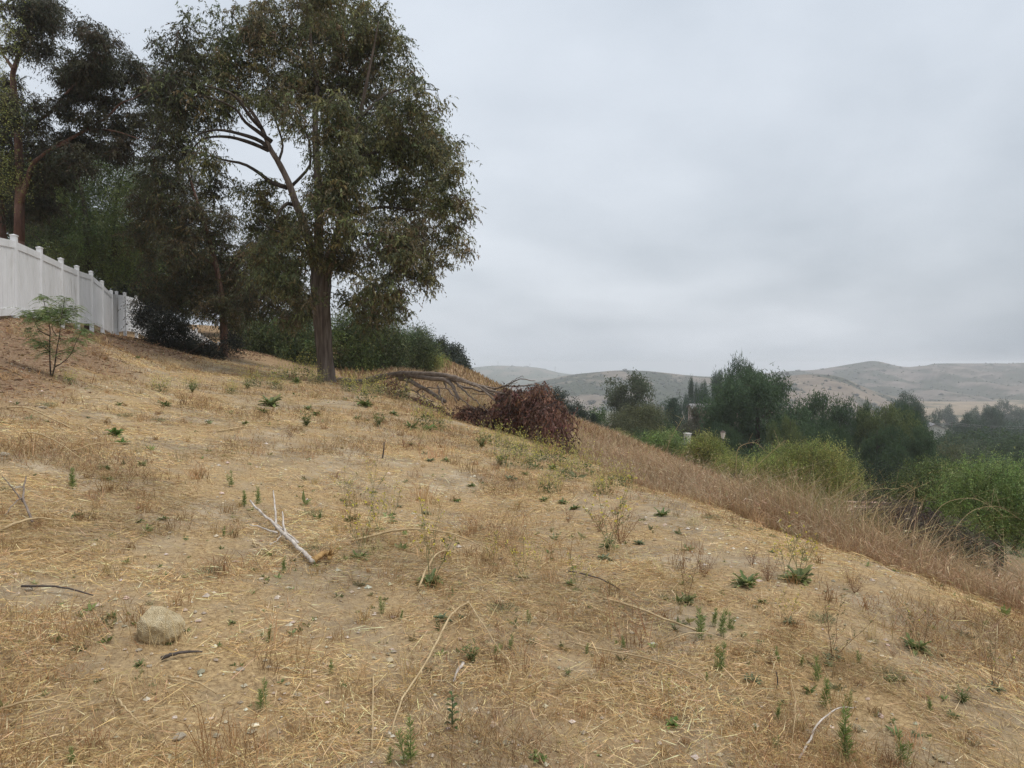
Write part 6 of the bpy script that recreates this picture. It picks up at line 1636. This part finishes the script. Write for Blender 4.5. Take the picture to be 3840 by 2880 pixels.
WEEDS = [ # kind, base px, base py, size px (width for rosettes and tufts, height for upright ones), own label or None
 (R, 1613, 2196, 100, "large dark green rosette at centre under tall flower stems"), (M_, 1612, 2190, 330, "tall mustard stems rising from the large dark rosette"), (R, 1347, 2100, 68, "dark rosette just right of the golden root end"), (M_, 1350, 2095, 270, "tall mustard stem above the golden root end"), (R, 1312, 1956, 56, "dark rosette directly above the golden root end"),
 (B_, 1713, 1883, 34, None), (Y, 1499, 1903, 26, None), (Y, 1599, 1930, 40, "grey-green weed alone in the bare straw above centre"), (R, 1767, 1826, 34, None), (U, 1149, 1600, 62, "bushy weed clump left under the mustard patch"), (R, 1154, 1538, 40, None), (R, 1187, 1557, 40, None), (R, 1371, 1526, 72, None), (U, 1420, 1600, 60, None), (R, 1474, 1555, 34, None), (R, 1339, 1572, 30, None), (R, 1377, 1579, 20, None),
 (B_, 1610, 1617, 60, "bright leafy weed nearest below the fallen limb's hook"), (R, 1545, 1611, 60, None), (R, 1542, 1671, 28, None), (U, 1805, 1680, 55, "leafy mustard base at the edge of the flowering patch below the dead leaves"), (Y, 1615, 1731, 38, None), (R, 1675, 1731, 34, None), (U, 1876, 1745, 58, None), (R, 2006, 1756, 38, None), (R, 2074, 1763, 48, None), (R, 1968, 1785, 34, None), (Y, 1914, 1803, 50, None),
 (R, 2039, 1880, 40, "dark tufted weed on a short bare stem right of centre"), (R, 2153, 1911, 44, None), (R, 2109, 1889, 40, None), (F_, 1287, 1813, 34, None), (F_, 1425, 1802, 34, None), (F_, 1317, 1899, 44, None),
 (U, 2283, 2068, 80, "broad-leaved weed under the red-brown dead weed"), (Y, 2267, 2102, 64, "pale rosette just below the broad-leaved weed"), (B_, 2153, 2132, 30, None), (R, 2139, 2196, 44, None), (F_, 2229, 2215, 48, None), (F_, 1919, 2182, 46, None), (R, 2288, 1804, 34, None),
 (H_, 1433, 2300, 62, "bushy sprig left of the bent stalk pair"), (H_, 1502, 2325, 40, None), (Y, 1654, 2325, 66, None), (Y, 1730, 2317, 34, None), (F_, 1882, 2290, 105, "sprawling feathery weed between stalk pair and tan stone"), (H_, 1983, 2335, 48, None),
 (U, 1768, 2482, 84, "big leafy weed with yellow flowers at bottom centre"), (H_, 1917, 2440, 56, "bushy sprig right of the big leafy flowering weed"), (Y, 1990, 2412, 46, None), (H_, 1854, 2456, 40, None), (H_, 2335, 2436, 54, None), (H_, 2199, 2452, 42, None), (U, 2129, 2534, 38, "little weed in the dark bare patch"),
 (O_, 1695, 2740, 130, "upright weed with oval leaves at bottom centre"), (H_, 1537, 2872, 165, "biggest feathery upright weed at the bottom edge, left of centre"), (H_, 1455, 2864, 70, None), (B_, 2021, 2850, 76, "broad-leaved rosette at the bottom edge, centre"), (B_, 2521, 2718, 62, "bright fresh rosette below four little yellow flowers"),
 (R, 2572, 2262, 74, "dark rosette under half-dry stems right of centre"), (N_, 2575, 2260, 190, "half-dry mustard stems above the right-of-centre rosette"), (R, 2496, 2246, 36, None), (R, 2797, 2198, 96, "wide dark rosette left of the tall flowering mustard"), (R, 2997, 2182, 116, "largest rosette near the tall grass, under flowering mustard"), (M_, 3000, 2178, 270, "tall flowering mustard at the tall grass edge"), (M_, 2945, 2170, 200, None), (R, 2859, 2260, 40, None), (Y, 2962, 2340, 62, "pale rosette below the largest one"), (M_, 2962, 2336, 150, None),
 (F_, 3080, 2326, 92, "spreading feathery weed right of the pale rosette"), (H_, 2631, 2395, 110, "tall sprig at the end of the straight stalk"), (H_, 2702, 2385, 100, "tall sprig, right of two at the straight stalk's end"), (H_, 2672, 2350, 70, None), (H_, 2737, 2362, 70, None), (H_, 2696, 2520, 110, "slender tall sprig standing alone right of bottom centre"), (Y, 2820, 2558, 68, "grey-green rosette right of the slender tall sprig"),
 (H_, 3003, 2502, 46, None), (H_, 2920, 2482, 56, None), (H_, 3068, 2555, 90, "clustered tall sprigs by the short dark stub"), (H_, 3086, 2650, 110, None), (R, 2926, 2640, 40, None), (H_, 2912, 2710, 70, None), (F_, 2743, 2630, 56, None), (H_, 2838, 2748, 40, None), (H_, 2912, 2820, 60, None), (H_, 2607, 2690, 30, None), (H_, 2649, 2556, 40, None), (H_, 3183, 2660, 66, None),
 (H_, 3185, 2872, 190, "biggest bright sprig at the bottom right, before the tan cobble"), (H_, 3385, 2866, 130, "second big sprig at the bottom right edge"), (H_, 3489, 2670, 60, None), (U, 3611, 2636, 70, "dark leafy weed in the right foreground"), (R, 3573, 2690, 46, None), (F_, 3635, 2785, 60, None), (Y, 3729, 2592, 60, "pale weed under a thin tall stem near the right edge"), (N_, 3729, 2588, 240, "thin tall stem near the right edge"), (R, 3437, 2440, 100, "dark star-shaped rosette with arching stem at right"), (N_, 3460, 2436, 230, "arching brown stem from the star-shaped rosette"), (Y, 3522, 2462, 40, None),
 (F_, 3329, 2532, 90, "feathery grey weed tuft below the star-shaped rosette"), (R, 3340, 2556, 50, None), (H_, 3221, 2486, 46, None), (F_, 3268, 2408, 44, None), (F_, 3630, 2246, 44, None), (Y, 3132, 2446, 44, None), (R, 2483, 1936, 58, "broad green rosette near the upper end of the grass edge"), (F_, 2667, 1946, 60, None), (Y, 2844, 1990, 38, None), (Y, 2873, 1973, 34, None), (Y, 2395, 2040, 44, None),
 (N_, 3120, 2470, 290, "tall thin leaning stem at right of the clustered sprigs"), (M_, 2510, 2640, 130, "little stem of yellow flowers above the bright fresh rosette"), (M_, 2160, 2215, 150, None), (M_, 1960, 2170, 190, None), (M_, 1850, 2120, 140, None), (M_, 2020, 2130, 110, None), (M_, 1420, 1990, 190, None), (M_, 1470, 1960, 160, None), (M_, 1290, 1880, 140, None), (M_, 1400, 1850, 130, None), (M_, 2290, 2060, 300, "mustard stems rising through the red-brown dead weed"),
 (D_, 2325, 2040, 150, "red-brown dead twiggy weed at the right of centre"), (D_, 2250, 1995, 100, None), (D_, 2880, 2180, 110, "dead weed skeleton between the two big right rosettes"), (D_, 2820, 2120, 80, None), (D_, 3205, 2225, 105, "dark dead weed skeleton by the tall grass at right"), (D_, 2640, 2160, 110, None), (D_, 3350, 2460, 46, None), (D_, 1090, 1640, 46, None), (D_, 2130, 1960, 60, None),
 (R, 619, 1524, 48, "dark rosette below the bank, the clearest one left"), (F_, 467, 1562, 50, None), (F_, 591, 1580, 46, None), (R, 445, 1521, 28, None), (F_, 174, 1524, 56, None), (B_, 434, 1634, 72, None), (B_, 461, 1666, 44, None), (R, 396, 1760, 46, "dark weed at the foot of the bank by a pale stalk"), (R, 532, 1748, 40, None), (R, 404, 1802, 40, None), (H_, 277, 1835, 75, "tall sprig below the bank near the left"), (R, 285, 1940, 46, "round dark weed above the boulder, left"), (R, 524, 1959, 34, None), (R, 610, 1951, 40, None),
 (H_, 868, 1825, 58, "yellow-green bushy sprig left of the bleached branch"), (H_, 914, 1900, 60, "bright sprig at the bleached branch's tip"), (H_, 971, 1892, 62, "taller sprig right of the bleached branch's tip"), (R, 917, 1592, 32, None), (R, 987, 1549, 44, None), (R, 1015, 1524, 88, "wide dark weed patch below the mustard, left of the trunk"), (U, 928, 1460, 40, None), (U, 722, 1473, 44, None), (R, 1112, 1438, 44, None), (H_, 1063, 2150, 60, "sprig below the bleached branch"), (N_, 467, 1838, 130, None), (F_, 787, 2150, 90, "faint feathery weed left below the bleached branch"), (H_, 838, 2010, 36, None), (F_, 10, 1840, 60, None), (F_, 1161, 1935, 90, None), (F_, 1177, 2064, 84, "feathery weed tuft in the crook of the bleached branch"),
 (R, 418, 2318, 50, "small dark weed left behind the boulder"), (F_, 95, 2402, 62, "grassy green tuft near the left edge"), (H_, 987, 2665, 110, "leaning feathery sprig at bottom left of centre"), (H_, 1006, 2408, 62, "slim sprig right of the boulder"), (R, 873, 2338, 34, None), (F_, 544, 2772, 56, "dark grassy tuft below the boulder"), (H_, 266, 2876, 80, "pale sprig at the bottom left edge"), (F_, 57, 2554, 52, None), (R, 525, 2496, 44, "weed just in front of the boulder"), (H_, 1240, 2526, 56, None), (H_, 1700, 2230, 30, None),
]
MID = [(C_, 1371, 1505, 80), (C_, 1420, 1480, 76), (C_, 1310, 1470, 70), (C_, 1500, 1500, 70), (C_, 1590, 1600, 90), (C_, 1650, 1610, 70), (C_, 1150, 1420, 80), (C_, 1080, 1425, 70), (C_, 950, 1450, 66), (C_, 1030, 1460, 60), (C_, 1190, 1440, 56), (C_, 600, 1470, 60), (C_, 720, 1460, 50), (C_, 1840, 1670, 110), (C_, 1900, 1690, 110), (C_, 1960, 1710, 110), (C_, 2030, 1730, 110), (C_, 2100, 1745, 100), (C_, 1990, 1760, 90), (C_, 2200, 1780, 90), (C_, 1900, 1750, 90), (C_, 2120, 1800, 90), (C_, 2330, 1830, 90), (C_, 260, 1440, 50), (C_, 870, 1480, 50), (C_, 2260, 1850, 80), (C_, 2060, 1850, 80)]
CL_LAB = {1371: "mustard clump in front of the fallen limb's butt", 1840: "flowering mustard clump at the left end of the dead leaves' foot", 1150: "mustard clump left of the big trunk's foot, brightest yellow-green", 600: "small mustard clump below the fence's end", 2330: "mustard clump nearest the tall brown grass", 260: "small mustard growth at the sapling's foot"}
MARKS = [(1225, 1430, "the big trunk's foot"), (450, 1300, "the fence's far end"), (192, 1412, "the sapling"), (600, 2360, "the boulder"), (671, 2768, "the flat pale slab stone"), (1050, 2010, "the bleached branch"), (1225, 2110, "the golden root end"),
 (1320, 1445, "the fallen limb's butt"), (1520, 1490, "the fallen limb's hooked branch"), (1950, 1600, "the dead brown leaves"), (1431, 1700, "the dark upright stake"), (1613, 2190, "the large central rosette"), (2325, 2040, "the red-brown dead weed"), (2148, 2262, "the tan angular stone"),
 (1740, 2300, "the bent stalk pair's top"), (1768, 2470, "the big leafy flowering weed"), (1695, 2720, "the oval-leaved weed"), (2129, 2534, "the dark bare patch"), (2521, 2715, "the bright fresh rosette"), (2450, 2330, "the straight straw stalk"), (3437, 2435, "the star-shaped rosette"),
 (2997, 2175, "the tall flowering mustard"), (2696, 2510, "the slender lone sprig"), (3209, 2735, "the tan cobble"), (3505, 2855, "the two flat stones"), (2910, 2560, "the short dark stub"), (95, 1880, "the grey forked stick"), (890, 1675, "the level thin pale stalk"), (390, 1680, "the pale stalk by the bank"),
 (1149, 1600, "the bushy weed clump"), (868, 1825, "the yellow-green bushy sprig"), (2080, 1640, "the dead leaves' lowest tip"), (2483, 1930, "the broad rosette near the grass edge"), (1211, 1690, "the pale upright twig"), (2797, 2195, "the wide dark rosette"), (3611, 2630, "the dark leafy weed"), (1599, 1925, "the lone grey-green weed")]
used_labels = set(w[4] for w in WEEDS if w[4])
def place_label(kind, px, py):
    near = sorted(MARKS, key=lambda m: math.hypot(m[0] - px, 1.6 * (m[1] - py)))
    for m in near[:6]:
        dx, dy = px - m[0], 1.6 * (py - m[1])
        far = math.hypot(dx, dy) > 170
        if abs(dx) > abs(dy): w = ("some way right of " if far else "just right of ") if dx > 0 else ("some way left of " if far else "just left of ")
        else: w = ("well in front of " if far else "just in front of ") if dy > 0 else ("well behind " if far else "just behind ")
        lab = DESC[kind] + " " + w + m[2]
        if lab not in used_labels:
            used_labels.add(lab); return lab
    return lab
PLUR = {"mustard": "thin mustard stems with yellow flowers"}
for kind, px, py, sz, lab in WEEDS + [(a_, b_, c_, d_, CL_LAB.get(b_)) for a_, b_, c_, d_ in MID]:
    weed(kind, px, py, sz * (1.25 if kind in (R, Y, B_, F_) else (.95 if 1800 < px < 2110 and py < 1740 else 1.3) if kind == C_ else 1.05), lab or place_label(kind, px, py), None if lab else PLUR.get(kind, DESC[kind] + "s") + " on the mown slope")

# arching dry stalks above the tall grass
GA = "dry stalks arching out of the tall grass"
rng_a = np.random.default_rng(64)
for i, (pts, d, lab) in enumerate([
    ([(2490, 1760), (2510, 1660), (2565, 1560)], 20, "long pale stalk leaning up in front of the chimney shrubs"), ([(2790, 1790), (2900, 1690), (2945, 1650)], 17, "dark stalk leaning across the great pine's foot"), ([(2760, 1750), (2770, 1680), (2830, 1660), (2870, 1690)], 17, "curled dry stalk below the great pine"),
    ([(3200, 1900), (3260, 1840), (3370, 1832)], 12, "dry stalk bending level over the grass left of the bright pepper tree"), ([(3340, 1920), (3400, 1850), (3480, 1810)], 12, "pale stalk rising right over the dark thicket"), ([(3400, 1960), (3430, 1850), (3400, 1810)], 11.5, "pale stalk bent back left over the dark thicket"), ([(3470, 1980), (3540, 1890), (3650, 1870), (3750, 1920)], 9.5, "long arching stalk before the bright pepper tree"), ([(3440, 1930), (3460, 1880), (3450, 1930)], 11, "short drooping stalk over the dark thicket"), ([(3560, 2010), (3640, 1920), (3740, 1900), (3830, 1950)], 8.5, "arching stalk nearest the right edge")]):
    c = spline([P(a, b, d) for a, b in pts], 18); g = c[0].copy(); gz = float(H(g[0], g[1]))
    c = np.vstack([[(g[0], g[1], gz - .05)], c]); base = np.array([g[0], g[1], gz]); r = .95 / F_PX * d
    a = Acc(); tube(a, c - base, np.linspace(r * 1.3, r * .5, len(c)), 5)
    root = link("dry_stalk", None, loc=base, label=lab, cat="stalk", group=GA); link("stem", a.mesh("stem", M_STALK, True), parent=root)
    t = Acc()
    for k in range(10):
        b = c[8 + k % 10]; e = b + rng_a.normal(0, 1, 3) * (.12, .12, .10) + (0, 0, .05); tube(t, [b - base, (b + e) / 2 - base + (0, 0, .01), e - base], r * .4, 3, cap=False)
    link("twigs", t.mesh("twigs", M_STALK), parent=root, kind="stuff")
